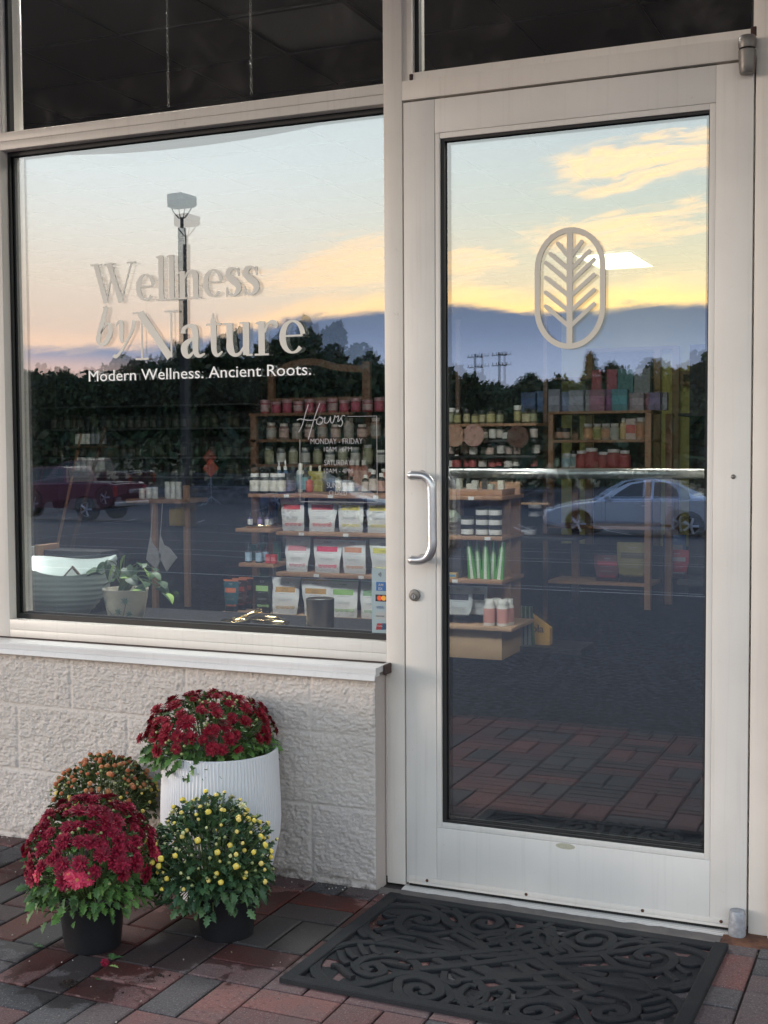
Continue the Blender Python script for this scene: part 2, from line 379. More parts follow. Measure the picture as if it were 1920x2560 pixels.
# paving bricks
def paver():
    m_=bpy.data.materials.new('paving_brick'); m_.use_nodes=True; t=m_.node_tree; b=t.nodes['Principled BSDF']; q=NT(t)
    co=q.n('ShaderNodeTexCoord').outputs['Object']; at_=q.n('ShaderNodeAttribute',attribute_name='Col').outputs['Color']
    big=q.noise(co,9.,5,.65); sp=q.noise(co,210.,4,.85); sp2=q.noise(co,85.,5,.75)
    c=q.mix(q.sm(big,.35,.7),at_,q.mix(.45,at_,(.095,.088,.090)))
    c=q.mix(q.m('MULTIPLY',q.sm(sp,.54,.66),.6),c,(.36,.32,.32)); c=q.mix(q.m('MULTIPLY',q.sm(sp2,.53,.66),.6),c,(.030,.024,.025))
    # dried water marks and damp patches around the pots, plus shade towards the wall painted in
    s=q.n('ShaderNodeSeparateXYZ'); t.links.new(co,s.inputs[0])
    damp_shade=None
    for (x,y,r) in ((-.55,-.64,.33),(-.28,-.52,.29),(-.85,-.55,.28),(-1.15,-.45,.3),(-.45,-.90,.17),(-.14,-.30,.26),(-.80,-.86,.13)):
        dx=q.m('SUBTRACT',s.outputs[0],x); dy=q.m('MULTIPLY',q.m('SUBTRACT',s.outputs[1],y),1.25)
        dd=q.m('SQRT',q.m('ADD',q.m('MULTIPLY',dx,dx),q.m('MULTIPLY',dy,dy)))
        f=q.m('SUBTRACT',r,dd); damp_shade=f if damp_shade is None else q.m('MAXIMUM',damp_shade,f)
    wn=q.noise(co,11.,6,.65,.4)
    wf=q.sm(q.m('ADD',damp_shade,q.m('MULTIPLY',q.m('SUBTRACT',wn,.5),.62)),.02,.05)
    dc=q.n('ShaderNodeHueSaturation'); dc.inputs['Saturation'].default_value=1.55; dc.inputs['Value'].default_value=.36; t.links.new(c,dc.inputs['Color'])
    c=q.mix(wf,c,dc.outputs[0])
    q.put(b.inputs['Base Color'],c); q.put(b.inputs['Roughness'],q.m('SUBTRACT',.88,q.m('MULTIPLY',wf,.2)))
    bn=q.n('ShaderNodeBump'); bn.inputs['Strength'].default_value=.5; bn.inputs['Distance'].default_value=.0015
    t.links.new(q.noise(co,260.,5,.75),bn.inputs['Height']); t.links.new(bn.outputs[0],b.inputs['Normal'])
    return m_
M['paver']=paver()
M['joint']=mat('joint_sand',(.055,.042,.040),.95,var=.4,vscale=120,bump=.8,bscale=200)
def blockm():
    m_=bpy.data.materials.new('painted_split_face_block'); m_.use_nodes=True; t=m_.node_tree; b=t.nodes['Principled BSDF']; q=NT(t)
    co=q.n('ShaderNodeTexCoord').outputs['Object']
    big=q.noise(co,3.,5,.6); g=q.noise(co,60.,5,.7)
    c=q.mix(q.sm(big,.3,.7),(.60,.55,.515),(.67,.615,.58)); c=q.mix(q.m('MULTIPLY',q.sm(g,.6,.75),.4),c,(.46,.40,.37))
    s=q.n('ShaderNodeSeparateXYZ'); t.links.new(co,s.inputs[0])
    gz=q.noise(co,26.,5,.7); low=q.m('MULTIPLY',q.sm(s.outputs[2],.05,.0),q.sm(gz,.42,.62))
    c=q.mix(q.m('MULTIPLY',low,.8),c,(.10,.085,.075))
    q.put(b.inputs['Base Color'],c); b.inputs['Roughness'].default_value=.6; b.inputs['Specular IOR Level'].default_value=.35
    bn=q.n('ShaderNodeBump'); bn.inputs['Strength'].default_value=.9; bn.inputs['Distance'].default_value=.005
    t.links.new(q.noise(co,75.,7,.72,1.1),bn.inputs['Height']); t.links.new(bn.outputs[0],b.inputs['Normal'])
    return m_
M['block']=blockm()
M['blocks']=mat('painted_block_end',(.50,.44,.41),.6,var=.1,vscale=5,bump=.3,bscale=60)
def flattag(o,kind='structure'): o['kind']=kind; return o

# ================================================================== GROUND
def gz(y):   # ground height against distance from the shop (y<0 outside)
    d=-y
    if d<2.1: return 0.
    if d<33: return -(d-2.1)*.0402
    return -1.242-(d-33)*.006
b=MB()                                                      # parking lot sheet
ys=[-2.08,-2.1,-6,-10,-15,-20,-25,-30,-33,-40,-47]; xs=[-70,-50,-35,-25,-18,-12,-8,-4,0,6,14,26]
for j,y in enumerate(ys):
    for x in xs: b.v.append((x,y,-.03 if j==0 else gz(y)-.012))
for j in range(len(ys)-1):
    for i in range(len(xs)-1): b.face([j*len(xs)+i,j*len(xs)+i+1,(j+1)*len(xs)+i+1,(j+1)*len(xs)+i])
flattag(b.build('parking_lot',M['asphalt']))
b=MB(); b.add([(-900,-900,-3),(900,-900,-3),(900,-47,-1.35),(-900,-47,-1.35),(-900,-100,-1.7),(900,-100,-1.7)],[(4,5,2,3),(0,1,5,4)])
b.add([(-900,-47,-1.35),(900,-47,-1.35),(900,900,-1.35),(-900,900,-1.35)],[(0,1,2,3)])
flattag(b.build('ground',M['grass']))
b=MB()
def gsheet(b,x0,y0,x1,y1,lift=.004,wd=.1):
    n=8; dx,dy=x1-x0,y1-y0; L=math.hypot(dx,dy); nx,ny=-dy/L*wd/2,dx/L*wd/2
    vs=[]
    for i in range(n+1):
        t=i/n; x=x0+dx*t; y=y0+dy*t
        vs+=[(x+nx,y+ny,gz(y+ny)-.012+lift),(x-nx,y-ny,gz(y-ny)-.012+lift)]
    b.add(vs,[(2*i,2*i+1,2*i+3,2*i+2) for i in range(n)])
for k in range(13): gsheet(b,-36+k*2.75,-29.2,-38+k*2.75,-34.)
gsheet(b,-50,-12.,12,-9.2); gsheet(b,-50,-16.5,12,-15.)
gsheet(b,-26,-19.5,10,-18.,.004,.08)
flattag(b.build('parking_bay_markings',M['paint']))
# brick pavement, basket weave
b=MB(); b.box((-9,-2.085,-.05),(4.2,.12,-.0075)); 
flattag(b.build('pavement_bed',M['joint']))
b=MB(); g=.0028
reds=[(.175,.076,.070),(.145,.066,.064),(.205,.086,.076),(.130,.070,.071),(.16,.080,.078)]
greys=[(.075,.072,.076),(.095,.090,.092),(.110,.080,.080),(.062,.061,.065),(.09,.078,.080)]
def brick(x0,y0,x1,y1):
    c=random.choice(reds) if random.random()<.55 else random.choice(greys)
    f=random.uniform(.85,1.15); c=tuple(v*f for v in c)
    h=random.uniform(-.0012,.0012); tx=random.uniform(-.004,.004); ty=random.uniform(-.004,.004)
    x0+=g;x1-=g;y0+=g;y1-=g; e=.0035; cxm,cym=(x0+x1)/2,(y0+y1)/2
    def z(x,y): return h+(x-cxm)*tx+(y-cym)*ty
    vs=[(x0,y0,-.009),(x1,y0,-.009),(x1,y1,-.009),(x0,y1,-.009)]
    vs+=[(x,y,z(x,y)-.0028) for x,y in ((x0,y0),(x1,y0),(x1,y1),(x0,y1))]
    vs+=[(x,y,z(x,y)) for x,y in ((x0+e,y0+e),(x1-e,y0+e),(x1-e,y1-e),(x0+e,y1-e))]
    fs=[(8,9,10,11)]
    for i in range(4):
        j=(i+1)%4; fs+=[(i,j,4+j,4+i),(4+i,4+j,8+j,8+i)]
    b.add(vs,fs,0,c)
X0,Y0=-.045,-.745
for i in range(-44,21):
    for j in range(-7,5):
        x=X0+.2*i; y=Y0+.2*j
        if y+.2<-2.0 or y>.0: continue
        if (i+j)%2==0: cells=[(x,y,x+.1,y+.2),(x+.1,y,x+.2,y+.2)]
        else: cells=[(x,y,x+.2,y+.1),(x,y+.1,x+.2,y+.2)]
        for c4 in cells:
            c4=(c4[0],max(c4[1],-2.08),c4[2],min(c4[3],-.082 if c4[2]>-.04 else -.062))
            if c4[3]-c4[1]>.02: brick(*c4)
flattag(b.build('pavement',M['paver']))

# ================================================================== FACADE
F0=.114       # depth of the framing
def bars(name,boxes,mt,parent,bev=.0012):
    b=MB()
    for a,c in boxes: b.box(a,c,bev=bev)
    return b.build(name,mt,parent,auto=40)
ZS,ZB,ZT0,ZT=.6185,.6735,2.138,2.190   # sill bottom, sill top, head bottom, head top
XL,XR=-1.355,-.0575                    # window opening
TOP=2.95
fr=thing('storefront_frame','beige painted aluminium posts framing the shop window and the door','frame',(0,0,0))
bars('mullion',[((-.0575,0,.0),(-.0035,F0,TOP))],M['frame'],fr)
bars('jamb',[((-1.415,0,ZS),(-1.355,F0,TOP))],M['frame'],fr)
bars('jamb',[((.9175,0,.0),(.965,F0,TOP))],M['frame'],fr)
hb=bars('header_bar',[((-.0035,0.,2.1400),(.9175,F0,2.1910)),],M['frame'],fr)
bars('shadow_gap_strip',[((-.0035,.05,.0),(.9175,.10,.004)),((-.0034,.07,.004),(.012,.10,2.139)),((.902,.07,.004),(.9174,.10,2.139)),((.012,.07,2.122),(.902,.10,2.139))],M['gasket'],fr)  # black strips behind the door edges stand in for the shadow gap
bars('head_beam',[((-1.415,.02,TOP),(.965,F0,3.3))],M['reveal'],fr)
# caulk line
cb=MB(); cb.tube([(-.0575,-.001,.02),(-.0580,-.001,.3),(-.0572,-.001,.58)],.003,6); cb.build('caulk_bead',M['blocks'],fr)

G1=glass('outer_glass',.205,(.86,.89,.90)); G2=glass('inner_glass',.27,(.80,.84,.86),wave=.0)
GT=glass('transom_glass',.07,(.62,.64,.65),dirt=.09)
def pane(name,x0,x1,z0,z1,y,mt,parent,bow=0.,tx=0.,tz=0.,n=24):
    b=MB(); xm,zm=(x0+x1)/2,(z0+z1)/2; hx,hz=(x1-x0)/2,(z1-z0)/2
    for j in range(n+1):
        for i in range(n+1):
            u=-1+2*i/n; v=-1+2*j/n
            b.v.append((xm+u*hx,y+bow*(1-u*u)*(1-v*v)+tx*u*hx+tz*v*hz,zm+v*hz))
    for j in range(n):
        for i in range(n): b.face([j*(n+1)+i,j*(n+1)+i+1,(j+1)*(n+1)+i+1,(j+1)*(n+1)+i])
    return b.build(name,mt,parent,smooth=True)
def ring(name,x0,x1,z0,z1,w_,y0,y1,mt,parent,ws=None):
    a,bb,c,d=ws or (w_,)*4   # left,right,bottom,top widths
    return bars(name,[((x0,y0,z0),(x0+a,y1,z1)),((x1-bb,y0,z0),(x1,y1,z1)),((x0+a,y0,z0),(x1-bb,y1,z0+c)),((x0+a,y0,z1-d),(x1-bb,y1,z1))],mt,parent,0)

win=thing('shop_window','large shop window with white lettering above the block wall, left of the door','window',(0,0,0))
bars('head_rail',[((XL,0,2.1635),(XR,F0,2.190))],M['frame'],win,.001)
bars('head_rail',[((XL,.0006,2.138),(XR,F0,2.1628))],M['frame'],win,.001)
bars('bottom_rail',[((XL,0,.6425),(XR,F0,.6735))],M['frame'],win,.001)
bars('bottom_rail',[((XL,.0006,ZS),(XR,F0,.6418))],M['frame'],win,.001)
ring('gasket',XL,XR,.6735,2.138,.010,.034,.042,M['gasket'],win,(.008,.008,.016,.014))
ring('spacer',XL+.001,XR-.001,.6745,2.137,.02,.050,.062,M['gasket'],win,(.013,.013,.02,.016))
pane('outer_pane',XL,XR,.674,2.1375,.046,G1,win)
pane('inner_pane',XL,XR,.674,2.1375,.0618,G2,win,bow=-.0056,tz=-.0006,tx=-.0008)
# transoms
def transom(x0,x1,label,stop):
    t=thing('transom_window',label,'window',(0,0,0))
    ring('glazing_stop',x0,x1,2.191,TOP,.0,.008,.10,M['frame'],t,stop)
    ring('gasket',x0+stop[0],x1-stop[1],2.191+stop[2],TOP,.007,.03,.05,M['gasket'],t,(.012,.008,.006,.006))
    pane('pane',x0+stop[0],x1-stop[1],2.191+stop[2],TOP-.01,.052,GT,t,n=1)
    return t
transom(XL,XR,'dark dusty transom pane above the lettered shop window, two chains hanging behind it',(.004,.004,.002,.02))
transom(-.0035,.9175,'dark dusty transom pane above the glass door',(.026,.008,.021,.02))
bs_=mat('brown_sealant',(.045,.022,.018),.8,var=.3,vscale=100)
for a_,c_ in (((.016,.004,2.193),(.026,.03,2.209)),((.903,.004,2.193),(.917,.03,2.216))):
    b=MB(); b.box(a_,c_,bev=.002); b.build('sealant_plug',bs_,hb)

# door
door=thing('entrance_door','beige aluminium framed glass entrance door with steel pull handle','door',(0,0,0))
FD=M['frame_d']
bars('stile',[((.0005,0,.008),(.0895,.045,2.1335))],FD,door)
bars('stile',[((.8235,0,.008),(.9125,.045,2.1335))],FD,door)
bars('top_rail',[((.0900,.0006,2.0445),(.8230,.045,2.1335))],FD,door,.001)
bars('bottom_rail',[((.0900,.0006,.008),(.8230,.045,.1715))],FD,door,.001)
bars('glazing_stop',[((.0900,.002,.172),(.1040,.043,2.044))],FD,door,.001)
bars('glazing_stop',[((.8085,.002,.172),(.8230,.043,2.044))],FD,door,.001)
bars('glazing_stop',[((.1043,.003,2.0295),(.8082,.043,2.0442))],FD,door,.001)
bars('glazing_stop',[((.1043,.003,.1722),(.8082,.043,.1865))],FD,door,.001)
ring('gasket',.104,.8085,.1865,2.0295,.008,.009,.016,M['gasket'],door,(.011,.003,.007,.007))
ring('spacer',.1045,.808,.187,2.029,.012,.024,.034,M['gasket'],door,(.012,.010,.012,.009))
pane('outer_pane',.104,.8085,.1866,2.0294,.020,G1,door)
pane('inner_pane',.104,.8085,.1866,2.0294,.0355,G2,door,bow=-.0010,tz=-.0009,tx=.0005)
sw=bars('door_sweep',[((.0085,-.0040,.0085),(.8835,0.,.0155)),((.0085,-.0022,.0158),(.8835,0.,.029))],M['frame'],door,.0006)
b=MB()
for k in range(220): 
    x=.008+k*.0040; b.box((x,.001,.0001),(x+.0028,.016,.0084))
b.build('brush',M['gasket'],sw)
for x in (.062,.345,.655,.852):
    b=MB(); b.lathe([(0,.0),(.0042,.0),(.0042,.0012),(.0025,.0028),(0,.003)],12,M=Matrix.Translation((x,-.0022,.0215))@Matrix.Rotation(R(90),4,'X')); b.build('screw',M['rust'],sw,smooth=True)
# pull handle
def hp(px,py,Y=-.055): return at(960+px*.18986,1140+py*.18986,Y)
pts=[hp(345,255),hp(440,258),hp(520,268),hp(580,310),hp(615,375),hp(625,450),hp(630,700),hp(632,1000),hp(635,1150),hp(622,1240),hp(580,1320),hp(520,1362),hp(440,1375),hp(352,1370)]
pts=[(p.x,-.055,p.z) for p in pts]
b=MB(); pc=cr(pts,5); b.tube(pc,[.0115]+[.0128]*(len(pc)-2)+[.0115],24)
for p in (pc[0],pc[-1]):
    b.lathe([(.0115,0),(.010,.004),(.006,.0065),(0,.007)],20,M=Matrix.Translation(p)@Matrix.Rotation(R(-90),4,'Y'),cap=False)
    b.tube([(p[0]+.012,-.055,p[2]),(p[0]+.012,0.,p[2])],.0085,16)
    b.lathe([(0.,0),(.013,0),(.012,.004),(0,.004)],20,M=Matrix.Translation((p[0]+.012,0,p[2]))@Matrix.Rotation(R(90),4,'X'))
b.build('pull_handle',M['steel'],door,smooth=True)
lc=at(960+408*.18986,1140+1832*.18986,0)
b=MB(); b.lathe([(0,.0),(.0155,.0),(.0165,.003),(.0150,.008),(.0075,.0095),(.0072,.0085),(0,.0085)],28,M=Matrix.Translation((lc.x,0,lc.z))@Matrix.Rotation(R(90),4,'X'))
lk=b.build('lock_cylinder',M['darkmetal'],door,auto=35)
b=MB(); b.lathe([(0,0),(.0062,0),(.0058,.0022),(0,.0022)],20,M=Matrix.Translation((lc.x,-.0095,lc.z-.003))@Matrix.Rotation(R(90),4,'X')); 
kc=b.build('key_plug',M['steel'],lk,smooth=False)
b=MB(); b.box((lc.x-.0008,-.0122,lc.z-.0075),(lc.x+.0008,-.0116,lc.z+.001)); b.lathe([(0,0),(.0016,0),(0,.0004)],10,M=Matrix.Translation((lc.x,-.0119,lc.z-.0005))@Matrix.Rotation(R(90),4,'X')); b.build('keyhole',M['gasket'],lk)
b=MB(); q_=at(1584*K*1.0,1030*K,0); b.lathe([(0,0),(.006,0),(.0045,.003),(0,.0034)],16,M=Matrix.Translation((q_.x,0,q_.z))@Matrix.Rotation(R(90),4,'X')); b.build('bolt_cap',M['darkmetal'],door,smooth=True)
# pivots
px_=at(1868,150,-.02).x
b=MB(); T=Matrix.Translation((px_,-.021,0))
b.lathe([(.0,2.098),(.0155,2.098),(.0175,2.101),(.0192,2.118),(.0208,2.150),(.0205,2.1535),(0,2.1535)],28,M=T)
b.build('top_pivot',M['darkmetal'],door,auto=35)
b=MB(); b.lathe([(.0,2.1575),(.0195,2.1575),(.0208,2.162),(.0206,2.182),(.0185,2.1865),(0.,2.188)],28,M=T); b.lathe([(.004,2.1534),(.004,2.1576)],12,M=T,cap=False)
b.box((px_-.014,-.012,2.160),(px_+.014,.0,2.186)); b.build('pivot_cap',M['darkmetal'],hb,auto=35)
px2=at(1843,2312,-.02).x; T=Matrix.Translation((px2,-.021,0))
b=MB(); b.lathe([(0,-.004),(.0195,-.004),(.0215,.004),(.0205,.03),(.0195,.058),(.0175,.0625),(0,.0625)],28,M=T)
b.box((px2-.016,-.012,.0),(px2+.016,.0,.055)); b.build('bottom_pivot',M['galv'],door,auto=40)
# oval scar on the bottom rail
oc=at(1080+658*.5063,1650+920*.5063,0); b=MB(); b.lathe([(0,0),(.026,0),(.0255,.0008),(0,.0009)],40,M=Matrix.Translation((oc.x,.0006,oc.z))@Matrix.Rotation(R(90),4,'X'),sy=.3); b.build('adhesive_mark',mat('yellowed_glue',(.48,.46,.36),.8,var=.3,vscale=200),door)
# push bar behind the glass
b=MB(); zb=at(1400,1184,.09).z; b.tube([(.098,.085,zb),(.82,.085,zb)],.0135,20); b.tube([(.098,.085,zb),(.098,.03,zb)],.009,12); b.tube([(.82,.085,zb),(.82,.03,zb)],.009,12)
b.build('push_bar',mat('bright_bar',(.75,.76,.74),.28,.85),door,smooth=True)
b=MB(); 
for k in range(2):
    p0=at(1080+(85+k*30)*.434,840+772*.434,.11)
    b.tube([p0+Vector((t*.03,0,-.02*t*t)) for t in (0,.3,.6,.9,1.2)],.0011,6)
b.build('bell_wire',M['white'],door)

# threshold, ledge
b=MB()
b.prism([(-.034,-.007),(-.034,-.0042),(-.028,-.0022),(-.022,-.0022),(-.0215,-.0010),(-.012,-.0010),(-.0115,-.0002),(.06,-.0002),(.06,-.007)],-.0034,.875,'x')
o=b.build('door_threshold',M['frame']); tag(o,'low aluminium threshold strip under the glass door','threshold')
def slab(name,x0,x1,y0,y1,z1,mt,seed,label,cat,amp=.004):
    b=MB(); nx=int((x1-x0)/.008)+1; ny=int((y1-y0)/.008)+1
    for j in range(ny+1):
        for i in range(nx+1):
            x=x0+(x1-x0)*i/nx; y=y0+(y1-y0)*j/ny
            nz=noise.fractal(Vector((x*22,y*22,seed)),1.,2.,4)
            edge=1 if j>0 else 0
            yy=y+(nz*.006 if j==0 else 0)
            b.v.append((x,yy,(z1+nz*amp*.6) if edge else -.004))
    for j in range(ny):
        for i in range(nx): b.face([j*(nx+1)+i,j*(nx+1)+i+1,(j+1)*(nx+1)+i+1,(j+1)*(nx+1)+i])
    o=b.build(name,mt,smooth=True)
    return tag(o,label,cat)
slab('concrete_ledge',-.0600,.86,-.084,-.0345,-.0020,M['conc'],3,'chipped concrete ledge between the doormat and the threshold','ledge')
slab('concrete_ledge',.861,1.6,-.086,.02,-.001,M['rustc'],8,'rust stained crumbling concrete ledge by the bottom pivot, right of the mat','ledge',.006)

# sill flashing
b=MB(); prof=[(.0,.6175),(-.092,.6165),(-.0935,.6125),(-.0935,.6000),(-.0985,.5965),(-.1030,.5835),(-.1000,.5815),(-.094,.592),(-.068,.592),(-.068,.600),(.0,.600)]
b.prism(prof,-2.6,-.0485,'x'); o=b.build('window_sill',M['sillm']); tag(o,'bright aluminium sill flashing along the top of the block wall','window sill')
b=MB(); b.box((-2.6,-.02,.6177),(-.0577,.0,.6184)); b.box((-.0485,-.045,.590),(-.040,-.002,.618),bev=.003); b.build('sealant_joint',mat('brown_joint',(.07,.045,.04),.85,var=.3,vscale=60),o)

# split-face block wall (displaced)
YB=-.068; A0=-1.0712; ZC=.4205
def blockgrid(x0,x1,z0,z1,step,cut=True):
    b=MB(); nx=int((x1-x0)/step); nz=int((z1-z0)/step)
    for j in range(nz+1):
        z=z0+(z1-z0)*j/nz
        cn=math.floor((z-ZC)/.2032)   # course number
        fz=(z-ZC)/.2032-cn; dz=min(fz,1-fz)*.2032
        for i in range(nx+1):
            x=x0+(x1-x0)*i/nx
            off=A0+(.0 if cn%2==0 else .2032)
            fx=(x-off)/.4064; fx-=math.floor(fx); dx=min(fx,1-fx)*.4064
            wob=.0022*noise.noise(Vector((x*9,z*9,4)))
            dj=min(dx,dz)+wob; dj=min(dj,x1-x+.004)
            f=max(0.,min(1.,(dj-.0026)/.005))
            p=Vector((x,0,z))
            n=noise.fractal(Vector((x*48,z*60,1)),.8,2.1,5)
            r=1-abs(noise.noise(Vector((x*70+1.5*n,z*95,7))))*2
            r2=abs(noise.noise(Vector((x*150+2*n,z*190,17))))
            lo=noise.noise(Vector((x*11,z*13,2)))
            h=.0026*n-.0044*max(0,r)**3+.0042*r2+.0020*lo+.001
            y=YB-(h+.001)*f+(1-f)*(.0018+.0006*n)
            b.v.append((x,y,z))
    for j in range(nz):
        for i in range(nx): b.face([j*(nx+1)+i,j*(nx+1)+i+1,(j+1)*(nx+1)+i+1,(j+1)*(nx+1)+i])
    return b
bw=thing('block_wall','low beige painted split-face block wall under the shop window','wall',(0,0,0))
blockgrid(-2.0,-.0626,-.006,.6,.0030).build('block_face',M['block'],bw,smooth=True)
b=MB(); b.box((-.0900,-.066,-.006),(-.0612,-.0005,.6)); b.box((-2.0,-.06,-.006),(-.0900,.114,.598)); b.build('block_end',M['blocks'],bw)
bw=thing('block_pier','tall beige painted block pier at the far left beyond the window jamb','wall',(0,0,0))
blockgrid(-4.4,-2.0,-.006,3.4,.016).build('block_face',M['block'],bw,smooth=True)
b=MB(); b.box((-2.0,.0,.619),(-1.4155,.114,3.4)); b.box((-9,-.055,-.006),(-2.0,.114,3.4)); b.build('pier_core',M['blocks'],bw)
bw=thing('block_pier','beige painted wall right of the door frame, seen as a thin strip','wall',(0,0,0))
b=MB(); b.box((.9655,-.012,-.006),(3.6,.114,3.4)); b.build('wall_face',mat('peach_painted_wall',(.70,.56,.48),.6,var=.08,vscale=6,bump=.5,bscale=50),bw)
# canopy
cn=thing('canopy','dark flat canopy roof over the brick pavement, mirrored above the windows','canopy',(0,0,0))
b=MB(); b.box((-9,-2.40,2.872),(3.6,-.07,2.90)); b.build('soffit',mat('soffit_panel',(.80,.79,.77),.8,var=.1),cn)
b=MB(); b.box((-9,-2.46,2.852),(3.6,-2.405,3.4)); b.build('fascia',mat('fascia_panel',(.35,.34,.33),.6,var=.1),cn)
b=MB(); b.box((-9,-2.40,2.905),(3.6,-.07,3.38)); b.build('roof_box',M['dark'],cn)
for x in (-8.2,3.2):
    b=MB(); b.box((x,-2.0,.0),(x+.16,-1.84,2.859),bev=.006); o=b.build('canopy_post',M['frame'],cn)

# ================================================================== LETTERING ON THE GLASS
GYO=.0452                               # just outside the outer pane of the window
def O(dx,dy,Y): return at(dx*K,dy*K,Y)
FONT=None
def text(s_,x,z,h,Y,mt,name,parent,align='LEFT',wscale=1.,th=.0006,track=1.,bold=0.,body=None):
    cu=bpy.data.curves.new(name,'FONT'); cu.body=s_; cu.size=1.; cu.extrude=0; cu.align_x=align; cu.space_character=track; cu.offset=bold; cu.resolution_u=3
    o=bpy.data.objects.new('tmp',cu); COL.objects.link(o)
    dg=bpy.context.evaluated_depsgraph_get(); me=bpy.data.meshes.new_from_object(o.evaluated_get(dg)); bpy.data.objects.remove(o); bpy.data.curves.remove(cu)
    k=h/.72
    for v in me.vertices: v.co=Vector((x+v.co.x*k*wscale,Y-v.co.z,z+v.co.y*k))
    me.materials.clear(); me.materials.append(mt); me.name=name
    ob=bpy.data.objects.new(name,me); COL.objects.link(ob)
    if parent: ob.parent=parent
    return ob
def scale_to(ob,x0,x1):                 # stretch a flat text mesh between two facade x values
    xs=[v.co.x for v in ob.data.vertices]; a,b_=min(xs),max(xs)
    for v in ob.data.vertices: v.co.x=x0+(v.co.x-a)/(b_-a)*(x1-x0)
# serif letters as variable-width strokes; units: x-height 1
Tk,tn=.205,.05
def serif(cx,y,w=.5,h=.055): return [(cx-w/2,y+(h/2 if y<.5 else -h/2),h),(cx+w/2,y+(h/2 if y<.5 else -h/2),h)]
def stem(x,y0,y1,w=Tk): return [(x,y0,w),(x,y1,w)]
def arc(cx,cy,rx,ry,a0,a1,wf,n=22):
    return [(cx+rx*math.cos(R(a0+(a1-a0)*i/n)),cy+ry*math.sin(R(a0+(a1-a0)*i/n)),wf(R(a0+(a1-a0)*i/n))) for i in range(n+1)]
def wv(a,th=Tk,t=tn): return t+(th-t)*abs(math.cos(a))**1.3
GL={}
GL['W']=(2.12,[[(.18,1.45,Tk),(.66,.03,Tk)],[(.66,.03,tn),(1.06,1.3,tn)],[(.82,1.45,Tk),(1.40,.03,Tk)],[(1.40,.03,tn),(1.93,1.42,tn)],serif(.2,1.45,.56),serif(.86,1.45,.5),serif(1.93,1.45,.42)])
GL['N']=(1.72,[[(.28,.03,tn),(.28,1.42,tn)],[(.22,1.42,Tk+.03),(1.36,.04,Tk+.03)],[(1.42,.04,tn),(1.42,1.42,tn)],serif(.28,0,.5),serif(.14,1.45,.42),serif(1.42,1.45,.5)])
GL['e']=(.98,[arc(.49,.5,.36,.45,8,318,lambda a: wv(a) if math.cos(a)<0 else tn+.10*max(0,math.cos(a))),[(.2,.53,.05),(.84,.53,.05)]])
GL['l']=(.50,[stem(.24,.03,1.58),serif(.24,0,.46),[(.03,1.53,.05),(.24,1.56,.07)]])
GL['n']=(1.18,[stem(.24,.03,.98),serif(.24,0,.46),[(.03,.93,.05),(.24,.96,.07)],cr([(.34,.72,tn),(.50,.92,.09),(.68,.95,.15),(.82,.86,.24),(.86,.68,Tk)],5),stem(.86,.03,.70),serif(.86,0,.46)])
GL['s']=(.80,[cr([(.66,.70,.04),(.60,.88,.07),(.42,.96,.10),(.22,.88,.19),(.20,.70,.22),(.40,.54,.25),(.60,.40,.24),(.64,.20,.20),(.44,.04,.09),(.22,.08,.07),(.13,.30,.04)],4),[(.66,.98,.03),(.66,.68,.05)],[(.12,.32,.05),(.12,.0,.03)]])
GL['a']=(1.0,[cr([(.16,.74,.17),(.20,.88,.12),(.38,.96,.10),(.56,.90,.20),(.62,.74,Tk),(.62,.40,Tk),(.64,.14,Tk-.04),(.78,.05,.10),(.96,.12,.05)],4),cr([(.58,.58,.06),(.36,.50,.14),(.20,.34,.23),(.22,.14,.2),(.36,.05,.12),(.54,.18,.06)],4)])
GL['t']=(.66,[cr([(.30,1.30,.03),(.27,1.1,.12),(.30,.95,Tk-.02),(.30,.5,Tk-.02),(.32,.18,Tk-.04),(.44,.05,.10),(.62,.16,.05)],4),[(.04,.965,.05),(.60,.965,.05)]])
GL['u']=(1.16,[cr([(.24,.98,Tk),(.24,.5,Tk),(.26,.22,.24),(.40,.05,.12),(.60,.08,.09),(.76,.28,.06)],4),[(.02,.965,.05),(.24,.965,.05)],stem(.84,.03,.98),[(.62,.965,.05),(.84,.965,.05)],[(.84,.03,.055),(1.06,.03,.055)]])
GL['r']=(.86,[stem(.24,.03,.98),serif(.24,0,.50),[(.03,.93,.05),(.24,.96,.07)],cr([(.36,.66,.06),(.46,.88,.08),(.62,.96,.11),(.72,.88,.2),(.70,.80,.17)],4)])
GL['b']=(.92,[cr([(.42,1.5,.16),(.34,1.1,.2),(.22,.55,.21),(.18,.24,.2),(.32,.05,.11),(.54,.12,.17),(.70,.38,.22),(.72,.68,.2),(.60,.86,.10),(.42,.76,.06),(.28,.5,.05)],4),[(.26,1.46,.05),(.44,1.52,.07)]])
GL['y']=(.98,[cr([(.06,.74,.04),(.16,.90,.08),(.28,.88,.17),(.34,.62,.2),(.38,.30,.18),(.46,.10,.12)],4),cr([(.90,.92,.17),(.88,.6,.14),(.70,.2,.09),(.44,-.22,.09),(.22,-.42,.13),(.10,-.36,.15)],4)])
def word(ob,w_,x,z,u,Y,sx=1.,slant=0.,mi=0):
    k=0
    for ch in w_:
        adv,st=GL[ch]
        for s_ in st:
            pts=[(x+(px*sx+slant*py)*u,z+py*u,ww*u) for px,py,ww in s_]
            dz=.00012*(k%7); ob.strip(pts,Y-.0010-dz,Y-.00004*(1+k%7)); k+=1
        x+=adv*sx*u
    return x
def wlen(w_): return sum(GL[c][0] for c in w_)
wl0,wl1=O(212,655,GYO),O(562,640,GYO); bl=(wl0.z+wl1.z)/2; top=O(215,568,GYO).z
u_=(top-O(215,656,GYO).z)/1.47
